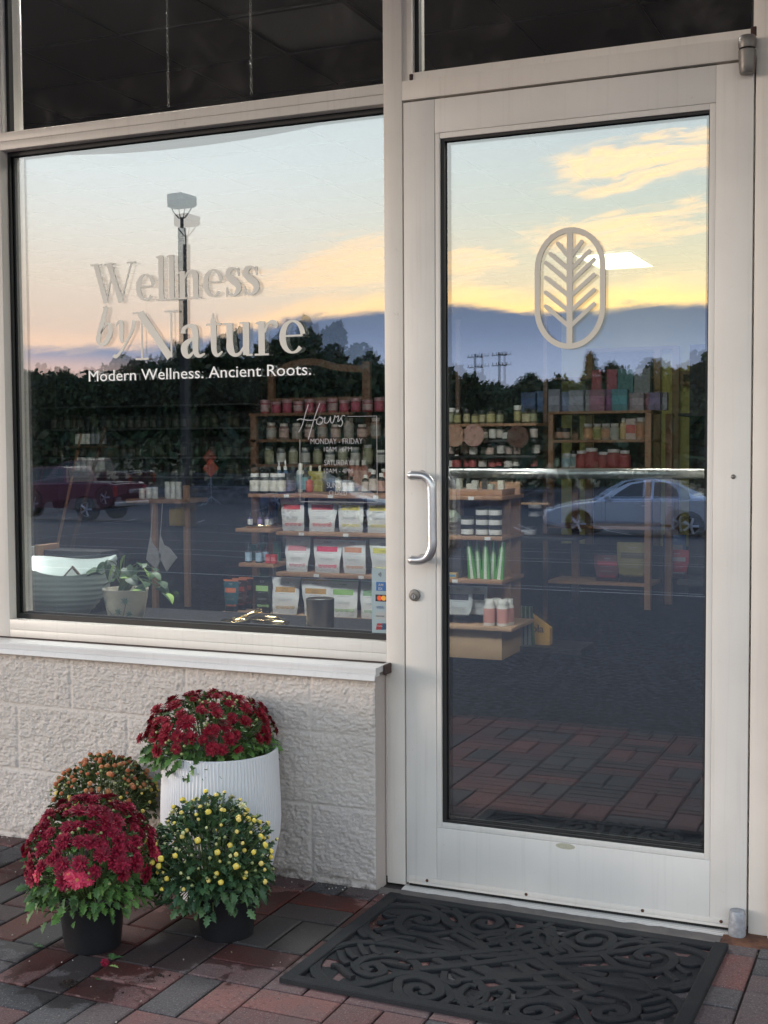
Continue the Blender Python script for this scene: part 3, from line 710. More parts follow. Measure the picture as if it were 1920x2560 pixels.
b=MB(); word(b,'Wellness',wl0.x-.02,O(300,652,GYO).z,u_,GYO,sx=(wl1.x-wl0.x+.02)/(wlen('Wellness')*u_)); b.build('shop_name_lettering',M['vinyl'],win)
u2=(O(310,670,GYO).z-O(310,774,GYO).z)/1.45
b=MB(); xn=O(292,774,GYO).x; xe=O(663,766,GYO).x; zn=O(480,771,GYO).z
word(b,'Nature',xn,zn,u2,GYO,sx=(xe-xn)/(wlen('Nature')*u2)); b.build('shop_name_lettering',M['vinyl'],win)
b=MB(); xb=O(203,748,GYO).x; xe=O(292,745,GYO).x; u3=u2*.80
word(b,'by',xb,O(240,747,GYO).z,u3,GYO,sx=.95*(xe-xb)/(wlen('by')*u3),slant=.14); b.build('shop_name_lettering',M['vinyl'],win)
t_=text('Modern Wellness. Ancient Roots.',0,O(430,817,GYO).z,.0345,GYO-.0008,M['vinylw'],'tagline_lettering',win,bold=.0); scale_to(t_,O(192,820,GYO).x,O(672,812,GYO).x)
# opening hours: thin white line frame, script heading, capitals
H0,H1=O(649,920,GYO),O(816,1085,GYO)
def hz(px,py): return at(480+px*.3014,960+py*.3014,GYO)
lw_=.0011
b=MB()
c1,c2,c3,c4,c5,c6=hz(895,460),hz(897,975),hz(1537,985),hz(1532,265),hz(1290,270),hz(895,450)
for p,q_ in ((c1,c2),(c2,c3),(c3,c4),(c4,c5)): b.strip([(p.x,p.z,lw_),(q_.x,q_.z,lw_)],GYO-.0008,GYO)
b.build('hours_frame_line',M['vinylh'],win)
b=MB()
sc=lambda L,w0: [(hz(x,y).x,hz(x,y).z,w0) for x,y in L]
for L in ([(965,170),(940,250),(915,340),(885,400)],[(1060,160),(1030,240),(995,350),(965,460)],[(870,300),(900,290),(960,300),(1030,295),(1060,270)],
          [(1060,275),(1040,290),(1035,325),(1060,335),(1085,310),(1080,280),(1062,275),(1090,290),(1105,275),(1100,315),(1120,325),(1140,300),(1150,270),(1150,310),(1165,325),(1180,290),(1185,262),(1195,275),(1215,265),(1210,310),(1225,300),(1250,262),(1270,265)],
          [(1245,262),(1240,290),(1250,320),(1235,350),(1215,345)]):
    b.strip(cr(sc(L,.0021),6),GYO-.0008,GYO)
b.build('hours_heading_script',M['vinylh'],win)
for s_,x0,x1,y,h in (('MONDAY - FRIDAY',985,1415,499,.0165),('10AM - 6PM',1095,1325,560,.014),('SATURDAY',1098,1322,675,.0165),('10AM - 4PM',1095,1330,740,.014),('SUNDAY',1118,1298,862,.0165),('CLOSED',1138,1285,922,.014)):
    t_=text(s_,0,hz(x0,y).z,h,GYO-.0006,M['vinylh'],'hours_lettering',win,bold=-.012); scale_to(t_,hz(x0,y).x,hz(x1,y).x)

# emblem on the door: an upright oval with a feathered stem
DY=.0192
def ez(x,y): return at(960+x*.5787,500+y*.5787,DY)
cx0=ez(803,380).x; zt,zb_=ez(803,130).z,ez(803,632).z; xl,xr=ez(663,380).x,ez(945,380).x
hw=(xr-xl)/2; cx0=(xl+xr)/2; ringp=[]
sth=.0142
rr=hw
for k in range(25): a=PI*k/24; ringp.append((cx0+rr*math.cos(a),zt-rr*1.12+rr*1.12*math.sin(a),sth))
for k in range(25): a=PI+PI*k/24; ringp.append((cx0+rr*math.cos(a),zb_+rr*1.12+rr*1.12*math.sin(a),sth))
ringp.append(ringp[0])
b=MB(); b.strip(ringp,DY-.0022,DY-.0001)
b.strip([(cx0,zb_,.0155),(cx0,zt,.0155)],DY-.0026,DY-.0002)
for yb_,yt,ln in ((535,455,.92),(470,395,.92),(405,330,.92),(345,265,.92),(290,228,.74),(235,185,.45)):
    z0=ez(800,yb_+8).z; z1=ez(800,yt).z
    for sg in (-1,1):
        xe_=hw*.80*ln; dx_,dz_=xe_-.004,z1-z0; L_=math.hypot(dx_,dz_); ux_,uz_=dx_/L_,dz_/L_
        pts=[(cx0+sg*.004,z0,.0108),(cx0+sg*xe_,z1,.0108),(cx0+sg*(xe_+ux_*.003),z1+uz_*.003,.0092),(cx0+sg*(xe_+ux_*.0052),z1+uz_*.0052,.0045)]
        b.strip(pts,DY-.0017-.0002*(sg>0),DY-.0003-.0001*(sg>0))
b.build('leaf_emblem',M['emblem'],door)

# card payment sticker on the inside of the outer glass
SY=.0466
st=None
def cz(x,y): return at(480+x*.3014,960+y*.3014,SY)
a0,a1=cz(1490,1528),cz(1492,2062); sw_=.062
b=MB(); b.box((a0.x,SY,a1.z),(a0.x+sw_,SY+.0006,a0.z)); 
stk=b.build('card_payment_sticker',mat('sticker_paper',(.62,.74,.78),.5),win)
def decal(name,poly,mt,dy=.0004): 
    b=MB(); b.prism([(p.x,p.z) if hasattr(p,'z') else p for p in poly],SY-dy,SY-.0001); return b.build(name,mt,stk)
blue=mat('sticker_blue',(.05,.22,.62),.5); ink=mat('sticker_ink',(.01,.012,.02),.5); navy=mat('sticker_navy',(.02,.06,.32),.5)
def rect(x0,y0,x1,y1): 
    p,q_=cz(x0,y0),cz(x1,y1); return [(p.x,p.z),(q_.x,p.z),(q_.x,q_.z),(p.x,q_.z)]
decal('card_logo',rect(1528,1640,1660,1720),blue)
for s_,y in (('AM',1676),('EX',1708)): text(s_,cz(1546,y).x,cz(1546,y).z,.0078,SY-.0006,M['white'],'card_logo_lettering',stk,bold=.01)
decal('card_logo',rect(1522,1745,1655,1808),ink)
def disc(x,y,r,dy,mt): 
    p=cz(x,y); return decal('card_logo',[(p.x+r*math.cos(2*PI*k/24),p.z+r*math.sin(2*PI*k/24)) for k in range(24)],mt,dy)
disc(1555,1776,.0072,.0007,mat('sticker_red',(.75,.10,.03),.5)); disc(1590,1776,.0072,.0009,mat('sticker_amber',(.85,.38,.05),.5))
text('VISA',cz(1530,1862).x,cz(1530,1862).z,.0080,SY-.0006,navy,'card_logo_lettering',stk,wscale=1.05,bold=.008)
decal('card_logo',rect(1522,1886,1660,1958),M['white'])
text('DISCOVER',cz(1526,1930).x,cz(1526,1930).z,.0042,SY-.0007,ink,'card_logo_lettering',stk,wscale=.95,bold=.006); disc(1640,1925,.0060,.0007,mat('sticker_orange',(.85,.25,.03),.5))
decal('card_logo',[(p.x,p.z) for p in (cz(1535,1985),cz(1580,1985),cz(1570,2038),cz(1525,2038))],mat('sticker_crimson',(.55,.02,.03),.5))
decal('card_logo',[(p.x,p.z) for p in (cz(1580,1985),cz(1620,1985),cz(1610,2038),cz(1570,2038))],mat('sticker_navy2',(.02,.10,.22),.5)) 
text('UnionPay',cz(1534,2010).x,cz(1534,2010).z,.0036,SY-.0007,M['white'],'card_logo_lettering',stk,wscale=.9)
b=MB(); p=cz(1538,1578)
for k,r in enumerate((.0035,.0062,.0089,.0116)): b.strip([(p.x+r*math.cos(R(a)),p.z+r*math.sin(R(a)),.0011) for a in range(-38,39,8)],SY-.0004,SY-.0001)
b.build('contactless_symbol',ink,stk)

# ================================================================== DOORMAT
mt0=gr(960,2229,.011); mt1=gr(712,2451,.011); mt2=gr(1803,2358,.011)
mx0=(mt0.x+mt1.x)/2; my1=(mt0.y+mt2.y)/2; mw,mh=.895,.610
rub=bpy.data.materials.new('moulded_rubber'); rub.use_nodes=True; q=NT(rub.node_tree); bb=rub.node_tree.nodes['Principled BSDF']
co=q.n('ShaderNodeTexCoord').outputs['Object']; nzz=q.noise(co,600.,3,.8); big=q.noise(co,7.,5,.65)
cc=q.mix(q.sm(nzz,.4,.75),(.008,.009,.011),(.048,.051,.059)); cc=q.mix(q.m('MULTIPLY',q.sm(big,.45,.75),.25),cc,(.06,.058,.056)); q.put(bb.inputs['Base Color'],cc)
bb.inputs['Roughness'].default_value=.8; bb.inputs['Specular IOR Level'].default_value=.25
bn=q.n('ShaderNodeBump'); bn.inputs['Strength'].default_value=.6; bn.inputs['Distance'].default_value=.001; rub.node_tree.links.new(nzz,bn.inputs['Height']); rub.node_tree.links.new(bn.outputs[0],bb.inputs['Normal'])
mo=thing('doormat','black rubber doormat with cut-out scrolls on the bricks before the door','doormat',(mx0+mw/2,my1-mh/2,.0),R(-1.1))
b=MB()
def rib(pts,w,z1,z0=.0012):     # raised ribbon with chamfered edges
    n=len(pts); base=len(b.v)
    prof=[(-.5,z0),(-.49,z1-.0016),(-.40,z1),(.40,z1),(.49,z1-.0016),(.5,z0)]
    for i,p in enumerate(pts):
        a=pts[max(i-1,0)]; c=pts[min(i+1,n-1)]; t=Vector((c[0]-a[0],c[1]-a[1])); t=t.normalized() if t.length>1e-9 else Vector((1,0))
        ww=w*(p[2] if len(p)>2 else 1.)
        for (o,z) in prof: b.v.append((p[0]-t.y*o*ww,p[1]+t.x*o*ww,z))
    for i in range(n-1):
        for k in range(5): b.face([base+i*6+k,base+i*6+k+1,base+(i+1)*6+k+1,base+(i+1)*6+k])
    b.face([base+k for k in range(6)]); b.face([base+(n-1)*6+k for k in range(5,-1,-1)])
hw_,hh=mw/2,mh/2
zl=[.0085]
def nz_(): zl[0]+=.00013; return zl[0] if zl[0]<.0115 else zl.__setitem__(0,.0085) or .0085
e_=.017
for k,(p,q_) in enumerate((((-hw_,hh-e_),(hw_,hh-e_)),((-hw_,-hh+e_),(hw_,-hh+e_)),((-hw_+e_,-hh),(-hw_+e_,hh)),((hw_-e_,-hh),(hw_-e_,hh)))): rib([p,q_],.034,.0122+.0003*k)
Ri=Matrix.Rotation(-mo.rotation_euler.z,3,'Z')
def mz(x,y):
    p=gr(700+x*.33755,2210+y*.33755,.011); q__=Ri@(Vector((p.x,p.y,0))-Vector((mo.location.x,mo.location.y,0))); return (q__.x,q__.y)
TR=[(.021,[(1250,500),(1060,475),(880,440),(700,418),(520,425),(380,470),(290,540),(268,620),(330,690),(450,728),(600,730),(760,690),(900,650),(1050,655),(1150,690),(1230,760),(1320,860)]),
(.020,[(1030,640),(1010,580),(930,530),(800,512),(650,530),(560,585),(600,640),(700,662),(765,630),(720,582),(640,585),(625,615),(680,630)]),
(.021,[(1130,500),(1000,450),(850,405),(730,390),(650,340),(625,270),(680,190),(800,150),(950,145),(1100,165),(1200,230),(1300,310),(1450,400),(1540,480),(1660,540)]),
(.019,[(1320,490),(1180,410),(1050,362),(930,345),(870,290),(920,228),(1030,203),(1140,225),(1145,268),(1060,280),(1015,250),(1060,238)]),
(.017,[(1330,335),(1200,355),(1100,368),(1000,352)]),
(.016,[(1190,190),(1290,205),(1345,260),(1310,305),(1240,280),(1200,215)]),
(.019,[(1800,330),(1659,338),(1500,352),(1390,325),(1385,265),(1470,220),(1590,232),(1630,275),(1560,310),(1480,285),(1510,258)]),
(.020,[(870,700),(960,680),(1070,685),(1180,745),(1170,812),(1060,838),(955,805),(960,752),(1050,745),(1085,785),(1040,800)]),
(.019,[(880,700),(870,760),(910,830),(1040,880),(1180,885),(1290,830),(1370,870)]),
(.018,[(1330,860),(1400,880),(1440,830),(1500,860)]),
(.022,[(930,540),(1200,522),(1660,478),(1900,450)]),(.022,[(1030,622),(1300,602),(1660,556),(1900,525)]),
(.018,[(1280,360),(1400,420),(1560,495),(1760,590)]),(.018,[(1080,440),(1230,465),(1360,520),(1500,600),(1700,700)]),
(.018,[(1150,540),(1300,620),(1440,690),(1520,790),(1480,860)]),(.018,[(1440,600),(1600,680),(1800,790)]),
(.014,[(1220,640),(1215,700),(1290,730),(1330,700)]),(.014,[(1370,900),(1330,810),(1390,740),(1460,745)]),(.015,[(1440,930),(1540,880),(1700,860)]),
(.013,[(500,470),(520,510),(560,540)]),(.013,[(440,490),(460,545),(500,580)]),(.012,[(680,450),(700,490),(750,515)]),(.012,[(590,440),(610,480),(640,520)]),
(.012,[(380,590),(440,600),(490,650),(540,680)]),(.012,[(720,270),(800,262),(860,250)]),(.012,[(770,205),(800,225),(860,230)]),(.012,[(700,330),(800,310),(880,300)]),
(.014,[(560,300),(600,350),(640,385)]),(.013,[(240,600),(255,660),(320,715)]),(.013,[(380,465),(470,440),(560,425)]),
(.015,[(1290,175),(1340,215),(1400,225)]),(.015,[(1040,140),(1150,150),(1260,185)]),(.014,[(700,420),(860,385),(1000,400)]),(.013,[(760,560),(860,585),(960,600)]),(.013,[(980,300),(1100,320),(1220,330)]),
(.016,[(1460,400),(1540,375),(1660,370)]),(.015,[(1500,440),(1600,425),(1700,410)])]
def m3(x,y): return ((1200+x*.3737-700)/.33755,(2270+y*.3737-2210)/.33755)
for w_,L in ((.018,[(200,200),(210,160),(290,130),(360,105),(420,110),(480,160),(570,215),(620,250)]),(.014,[(385,140),(455,165),(460,205),(425,222),(380,190),(372,150)]),
 (.019,[(135,150),(150,220),(250,290),(380,365),(480,400)]),(.017,[(345,200),(430,250),(520,300)]),(.014,[(395,60),(400,90),(400,120)]),(.014,[(180,60),(215,95),(215,140)]),(.015,[(520,190),(500,240),(560,290)])):
    TR.append((w_,[m3(x,y) for x,y in L]))
for w_,L in TR:
    P_=[mz(x,y) for x,y in L]
    for sg in (1,-1):
        Q_=[(max(-hw_+.02,min(hw_-.02,x))*sg,max(-hh+.02,min(hh-.02,y))) for x,y in P_]
        rib(cr(Q_,6),w_*1.18,nz_())
b.build('scroll_grid',rub,mo)
b=MB(); nx,ny=40,27; gp={}  # patchy dark sheet under the ribs, standing in for shadow in the openings
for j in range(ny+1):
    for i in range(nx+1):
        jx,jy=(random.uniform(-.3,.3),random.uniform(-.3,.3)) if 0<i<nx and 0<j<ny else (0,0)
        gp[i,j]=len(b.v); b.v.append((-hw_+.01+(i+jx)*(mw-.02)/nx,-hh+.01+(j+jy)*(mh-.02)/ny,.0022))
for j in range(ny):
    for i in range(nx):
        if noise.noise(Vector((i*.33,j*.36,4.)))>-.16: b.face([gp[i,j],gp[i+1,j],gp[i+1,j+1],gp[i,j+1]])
b.build('shade_web',rub,mo)

# ================================================================== POTTED CHRYSANTHEMUMS
def leaf_shape(L,Wd,lobes=3):
    # half outlines of a lobed leaf, returned as verts (x along length, y side, z fold)
    return [(x*L,y*Wd) for x,y in ((0,.0),(.14,.12),(.22,.38),(.36,.22),(.48,.50),(.60,.24),(.74,.36),(.84,.16),(1.,.0))]
def add_leaf(b,M_,L,Wd,c,curl=.3):
    o=leaf_shape(L,Wd); vs=[]; n=len(o)
    for (x,y) in o: vs.append(M_@Vector((x,0,-curl*x*x/L)))
    for (x,y) in o: vs.append(M_@Vector((x,y,-curl*x*x/L+abs(y)*.35)))
    for (x,y) in o: vs.append(M_@Vector((x,-y,-curl*x*x/L+abs(y)*.35)))
    fs=[]
    for i in range(n-1): fs+=[(i,i+1,n+i+1,n+i),(i,2*n+i,2*n+i+1,i+1)]
    b.add(vs,fs,0,c)
def frame_mat(p,dirv,roll=0.):
    d=Vector(dirv).normalized(); up=Vector((0,0,1)) if abs(d.z)<.95 else Vector((1,0,0))
    y=up.cross(d).normalized(); z=d.cross(y)
    m_=Matrix((( d.x,y.x,z.x,p[0]),(d.y,y.y,z.y,p[1]),(d.z,y.z,z.z,p[2]),(0,0,0,1)))
    return m_@Matrix.Rotation(roll,4,'X')
def flower_mesh(name,rad,cols,rng,centre=(.3,.2,.03),open_=.35,n=(17,14,9)):
    b=MB()
    for li,(cnt,rr,tilt) in enumerate(zip(n,(1.,.78,.5),(open_*.35,open_,open_*2.1))):
        for k in range(cnt):
            a=2*PI*(k+rng.random()*.35)/cnt+li*.4; L=rad*rr*rng.uniform(.85,1.06); t=tilt+rng.uniform(-.12,.18); wd=rad*.25*rng.uniform(.85,1.2)
            ca_,sa=math.cos(a),math.sin(a)
            def P(r_,s_,h): return (r_*ca_-s_*sa,r_*sa+s_*ca_,h)
            h1=L*.55*math.sin(t); h2=L*math.sin(t)-rad*.05; c=rng.choice(cols); f=rng.uniform(.8,1.2); c=tuple(v*f for v in c)
            z0=.0015+li*.0016
            b.add([P(0,0,z0),P(L*.55*math.cos(t),-wd/2,z0+h1),P(L*.55*math.cos(t),wd/2,z0+h1),P(L*math.cos(t),0,z0+h2),P(L*.9*math.cos(t),-wd*.36,z0+h2*.95),P(L*.9*math.cos(t),wd*.36,z0+h2*.95),P(L*.6*math.cos(t),0,z0+h1-wd*.16)],
                  [(0,1,6),(0,6,2),(1,4,3,6),(2,6,3,5)],0,c)
    b.lathe([(rad*.20,.002),(rad*.17,rad*.32),(0,rad*.36)],8,0,centre)
    b.lathe([(0,-.006),(rad*.22,-.002),(rad*.28,.002)],7,0,(.07,.12,.03),cap=False)
    me=bpy.data.meshes.new(name); me.from_pydata(b.v,[],b.f); me.materials.append(M['petal'])
    ca_=me.color_attributes.new('Col','FLOAT_COLOR','CORNER'); buf=[]
    for f,c in zip(b.f,b.c): buf+= [c[0],c[1],c[2],1.]*len(f)
    ca_.data.foreach_set('color',buf); return me
def bud_mesh(name,r,c1,c2,rng):
    b=MB(); b.lathe([(0,-r*1.1),(r*.7,-r*.75),(r*.95,-r*.1)],8,0,(.10,.15,.05),cap=False); b.lathe([(r*.93,-r*.15),(r*.98,r*.25),(r*.7,r*.75),(r*.25,r*1.),(0,r*.92)],9,0,c1,fn=lambda a,r_,z: 1+.1*math.sin(a*5),cap=False)
    b.lathe([(r*.3,r*.98),(0,r*1.1)],6,0,c2,cap=False)
    me=bpy.data.meshes.new(name); me.from_pydata(b.v,[],b.f); me.materials.append(M['petal'])
    ca_=me.color_attributes.new('Col','FLOAT_COLOR','CORNER'); buf=[]
    for f,c in zip(b.f,b.c): buf+= [c[0],c[1],c[2],1.]*len(f)
    ca_.data.foreach_set('color',buf); me.polygons.foreach_set('use_smooth',[True]*len(b.f)); return me
rg=random.Random(11)
REDF=[flower_mesh('red_flower',.0185,[(.24,.008,.030),(.19,.007,.025),(.33,.016,.05),(.14,.006,.02)],rg,(.30,.03,.05)) for _ in range(4)]
CRIM=[flower_mesh('crimson_flower',.0185,[(.20,.006,.020),(.25,.009,.026),(.15,.005,.016),(.31,.014,.034)],rg,(.25,.03,.03)) for _ in range(4)]
PINK=[flower_mesh('pinker_flower',.0200,[(.62,.045,.11),(.52,.03,.08),(.70,.09,.15)],rg,(.5,.2,.08),open_=.22) for _ in range(2)]
YELF=[flower_mesh('pale_flower',.0180,[(.75,.72,.42),(.80,.78,.55)],rg,(.75,.55,.10),open_=.3) for _ in range(2)]
BUDY=[bud_mesh('yellow_bud',.0055,(.82,.64,.18),(.85,.72,.32),rg),bud_mesh('pale_bud',.0045,(.60,.60,.28),(.68,.66,.38),rg),bud_mesh('yellow_bud',.0070,(.85,.66,.12),(.85,.72,.3),rg)]
BUDO=[bud_mesh('orange_bud',.0060,(.38,.12,.055),(.26,.07,.035),rg),bud_mesh('orange_bud',.0070,(.48,.20,.09),(.33,.11,.05),rg),bud_mesh('yellow_bud',.0050,(.60,.45,.10),(.62,.5,.2),rg)]
BUDG=[bud_mesh('green_bud',.0042,(.30,.34,.14),(.50,.45,.22),rg)]
def dome_pt(rx,ry,rz,zc,th,ph): return Vector((rx*math.sin(th)*math.cos(ph),ry*math.sin(th)*math.sin(ph),zc+rz*math.cos(th)))
def mum(root,seed,rx,ry,zc,rz,heads,nh,thmax,leafcols,nleaf,scale=1.,budn=0,buds=None,zbase=.1,stemout=.0,tilt=1.,headname='flower',drop=.0,lowleaf=260,lsize=.030,jit=.07,off=(0,0)):
    rng=random.Random(seed)
    fb=MB(); sb=MB()
    # heads spread over the dome (golden spiral)
    gold=PI*(3-math.sqrt(5)); pts=[]
    N=int(nh*1.0)
    for i in range(N):
        ct=1-(1-math.cos(thmax))*(i+.5)/N; th=math.acos(ct)+rng.uniform(-.09,.09); ph=i*gold+rng.uniform(-.16,.16)
        rr=rng.uniform(1-jit,1+jit)*(rng.uniform(1.04,1.14) if rng.random()<.05 else 1.); p=dome_pt(rx*rr,ry*rr,rz*rr,zc,th,ph); pts.append((p,th,ph))
    rot=Matrix.Rotation(root.rotation_euler.z,3,'Z'); view=Vector((CX-root.location.x,CY-root.location.y,1.1)).normalized()
    pts.sort(key=lambda t_: -(rot@Vector((t_[0].x/rx,t_[0].y/ry,(t_[0].z-zc)/rz))).dot(view)); mass=MB()
    for ip,(p,th,ph) in enumerate(pts):
        nrm=Vector((p.x/rx**2,p.y/ry**2,(p.z-zc)/rz**2)).normalized()
        nrm=(nrm+Vector((rng.uniform(-.3,.3),rng.uniform(-.3,.3),rng.uniform(-.1,.35)))).normalized()
        me=rng.choice(heads(p,rng)); s_=scale*rng.uniform(.68,1.18)
        if ip>=96:
            Mx=Matrix.Translation(p)@nrm.to_track_quat('Z','Y').to_matrix().to_4x4()@Matrix.Scale(s_,4); k0=len(mass.v); mass.v+=[tuple(Mx@v.co) for v in me.vertices]; cl_=me.color_attributes['Col'].data
            for f in me.polygons: c=cl_[f.loop_start].color; mass.face([k0+v for v in f.vertices],0,(c[0],c[1],c[2]))
            continue
        o=bpy.data.objects.new(headname(me) if callable(headname) else headname,me); COL.objects.link(o); o.parent=root
        o.location=p; o.rotation_euler=nrm.to_track_quat('Z','Y').to_euler(); o.scale=(s_,)*3
        q0=Vector((p.x*.35,p.y*.35,zbase+.01)); q1=p*.72+Vector((0,0,.28*zc)); 
        sb.tube(cr([tuple(q0),(p.x*.7,p.y*.7,zbase+(p.z-zbase)*.6),tuple(p-nrm*.004)],3),.0013,4,0,(.13,.19,.07),cap=False)
    for i in range(budn):
        th=math.acos(1-(1-math.cos(thmax*1.04))*rng.random()); ph=rng.uniform(0,2*PI); p=dome_pt(rx*rng.uniform(.95,1.1),ry*rng.uniform(.95,1.1),rz*rng.uniform(.97,1.08),zc,th,ph)
        b2=buds[0]; vs=[v.co*1.0+p for v in b2.vertices]
        k0=len(fb.v); fb.v+=[tuple(v) for v in vs]
        cl_=b2.color_attributes['Col'].data; li=0
        for f in b2.polygons:
            c=cl_[f.loop_start].color; fb.face([k0+v for v in f.vertices],0,(c[0],c[1],c[2]))
        sb.tube([(p.x*.8,p.y*.8,zc+(p.z-zc)*.8-.01),tuple(p)],.0009,4,0,(.16,.22,.08),cap=False)
    # leaves through the dome and spilling below
    for i in range(nleaf):
        u=rng.random(); ct=1-(1-math.cos(min(PI,thmax*1.18)))*u; th=math.acos(max(-1,ct)); ph=rng.uniform(0,2*PI); rr=rng.uniform(.55,.96)
        p=dome_pt(rx*rr,ry*rr,rz*rr,zc,th,ph); d=Vector((p.x,p.y,(p.z-zc)*.6+rng.uniform(-.02,.05))).normalized()+Vector((rng.uniform(-.6,.6),rng.uniform(-.6,.6),rng.uniform(-.5,.6)))
        c=rng.choice(leafcols); f=rng.uniform(.7,1.3); L=lsize*rng.uniform(.6,1.25)
        add_leaf(fb,frame_mat(p,d,rng.uniform(-.9,.9)),L,L*.72,tuple(v*f for v in c))
    for i in range(lowleaf):
        ph=rng.uniform(0,2*PI); th=rng.uniform(thmax*.95,min(2.3,thmax*1.28)); rr=rng.uniform(.7,1.0)
        p=dome_pt(rx*rr,ry*rr,rz*rr,zc,th,ph); p.z-=rng.uniform(0,drop)
        d=Vector((math.cos(ph),math.sin(ph),rng.uniform(-1.1,.2)))
        c=rng.choice(leafcols); f=rng.uniform(.85,1.5); L=lsize*rng.uniform(.8,1.35)
        add_leaf(fb,frame_mat(p,d,rng.uniform(-.9,.9)),L,L*.75,tuple(v*f for v in c))
        if i%3==0: sb.tube([(p.x*.3,p.y*.3,zbase),(p.x*.75,p.y*.75,zbase+(p.z-zbase)*.75+.01),tuple(p)],.0013,4,0,(.16,.24,.08),cap=False)
    if mass.v: tag(mass.build('more_heads',M['petal'],root),kind='stuff')
    made=[fb.build('foliage',M['leafm'],root),sb.build('stems',M['leafm'],root)]
    for o in root.children:
        if o.name.split('.')[0] in ('foliage','stems','flower','bud','more_heads'): o.location.x+=off[0]; o.location.y+=off[1]
def npot(root,r,h,name='pot'):
    b=MB(); b.lathe([(0,0),(r*.76,0),(r*.79,.004),(r*.93,h*.86),(r*.94,h*.87),(r*.985,h*.875),(r,h*.90),(r,h*.985),(r*.985,h),(r*.95,h),(r*.93,h*.9)],48,cap=False)
    b.build(name,M['pot'],root,auto=50); b=MB(); b.lathe([(0,h*.9),(r*.93,h*.88)],30,cap=False); b.build('soil',M['soil'],root)
GD=[(.035,.075,.022),(.045,.095,.028),(.028,.060,.020),(.06,.12,.035)]
GB=[(.05,.11,.03),(.08,.17,.04),(.10,.20,.05),(.045,.09,.028)]
GY=[(.034,.078,.036),(.050,.108,.044),(.028,.062,.028),(.080,.150,.062)]
pl=gr(232,2362,0); 
t=thing('potted_chrysanthemum','black nursery pot of deep red chrysanthemums, front left of the group','potted plant',(pl.x,pl.y,0),.4,'potted chrysanthemums in black nursery pots')
npot(t,.086,.138)
ctr=-.0
def redh(p,rng): return PINK if (p.z<.27 and rng.random()<.10+max(0,.235-p.z)*6) else REDF
mum(t,21,.152,.145,.205,.146,redh,150,1.62,GB,420,1.24,60,BUDG,.12,drop=.05,lowleaf=300,lsize=.026)
pr=gr(567,2333,0)
t=thing('potted_chrysanthemum','black nursery pot of green chrysanthemum with small yellow buds, front right of the group','potted plant',(pr.x,pr.y,0),0.,'potted chrysanthemums in black nursery pots')
npot(t,.084,.138)
def yh(p,rng):
    if p.z>.30 and rng.random()<.16: return YELF
    return [BUDY[0],BUDY[1],BUDY[0],BUDY[2],BUDY[2],BUDG[0]]
mum(t,33,.155,.150,.186,.148,yh,180,1.75,GY,1500,1.05,60,BUDG,.12,drop=.02,lowleaf=420,lsize=.024,jit=.13,off=(-.042,.0),headname=lambda me:'flower' if 'flower' in me.name else 'bud')
po=at(285,2100,-.26)
t=thing('potted_chrysanthemum','orange and yellow budded chrysanthemum pot at the back against the block wall','potted plant',(-.826,-.245,0),2.2,'potted chrysanthemums in black nursery pots')
npot(t,.088,.16)
zt_=.335
def oh(p,rng): return [BUDO[0],BUDO[1],BUDO[0]] if p.z>zt_-.075 or rng.random()<.25 else [BUDO[2],BUDY[0],BUDO[2]]
mum(t,44,.168,.145,.205,.128,oh,150,1.5,[(.05,.075,.022),(.035,.06,.02),(.07,.09,.03)],900,1.12,60,BUDG,.13,drop=.02,lowleaf=240,lsize=.022,headname='bud')

# tall white ribbed planter with crimson mum
pc_=at(553,2000,-.235); X0p=-.450; YP=-.235
zr=.392; rt=.158
zc_=at(703,2085,YP).z; zbt=0.
t=thing('planter','tall white finely ribbed ceramic planter by the wall holding crimson chrysanthemums','planter',(X0p,YP,0))
b=MB(); prof=[]
kk=[(0.,.74),(.02,.75),(.12,.83),(.22,.90),(.32,.96),(.42,1.01),(.52,1.03),(.68,1.02),(.85,1.0),(1.,.985)]
def rad_at(f):
    for (a,ra),(c,rc_) in zip(kk,kk[1:]):
        if f<=c: 
            u=(f-a)/(c-a); u=u*u*(3-2*u) if False else u
            return ra+(rc_-ra)*u
    return kk[-1][1]
n=600; nzr=70
def ribf(a,r,z): return 1+.0085*max(-1,min(1,2.2*math.sin(a*104+.9*math.sin(z*31+a*9)+.6*noise.noise(Vector((a*30,z*25,0))))))
for i in range(nzr+1):
    f=i/nzr; prof.append((rad_at(f)*rt,f*zr))
b.lathe(prof,n,fn=ribf,cap=False); 
b.lathe([(rt*.99,zr),(rt*.98,zr+.003),(rt*.95,zr+.003),(rt*.94,zr-.03),(rt*.94,zr-.09)],120,cap=False)
b.lathe([(0,.001),(rt*.70,.001)],60,cap=False)
b.v=[(v[0],v[1],v[2]) for v in b.v]
b.build('ribbed_wall',mat('white_bisque_ceramic',(.74,.75,.78),.55,var=.03,vscale=6),t,smooth=True)
b=MB(); b.lathe([(0,zr-.05),(rt*.94,zr-.05)],40,cap=False); b.build('soil',M['soil'],t)
ztop=at(505,1732,YP).z
t=thing('chrysanthemum','domed crimson chrysanthemum growing in the tall white planter','plant',(-.482,YP-.005,.345),.9)
WILT=[flower_mesh('wilted_flower',.0160,[(.12,.035,.03),(.09,.04,.03),(.16,.03,.035)],rg,(.1,.05,.03),open_=.75)]
def crh(p,rng): return WILT if rng.random()<.05 else CRIM
mum(t,55,.176,.150,.065,.128,crh,118,1.50,GB,420,1.22,70,BUDG,.0,drop=.03,lowleaf=300,lsize=.026)
# stray stem on the left of the red pot
b=MB(); p0=Vector((pl.x-.13,pl.y+.02,.13)); tip=gr(38,2145,.2); 
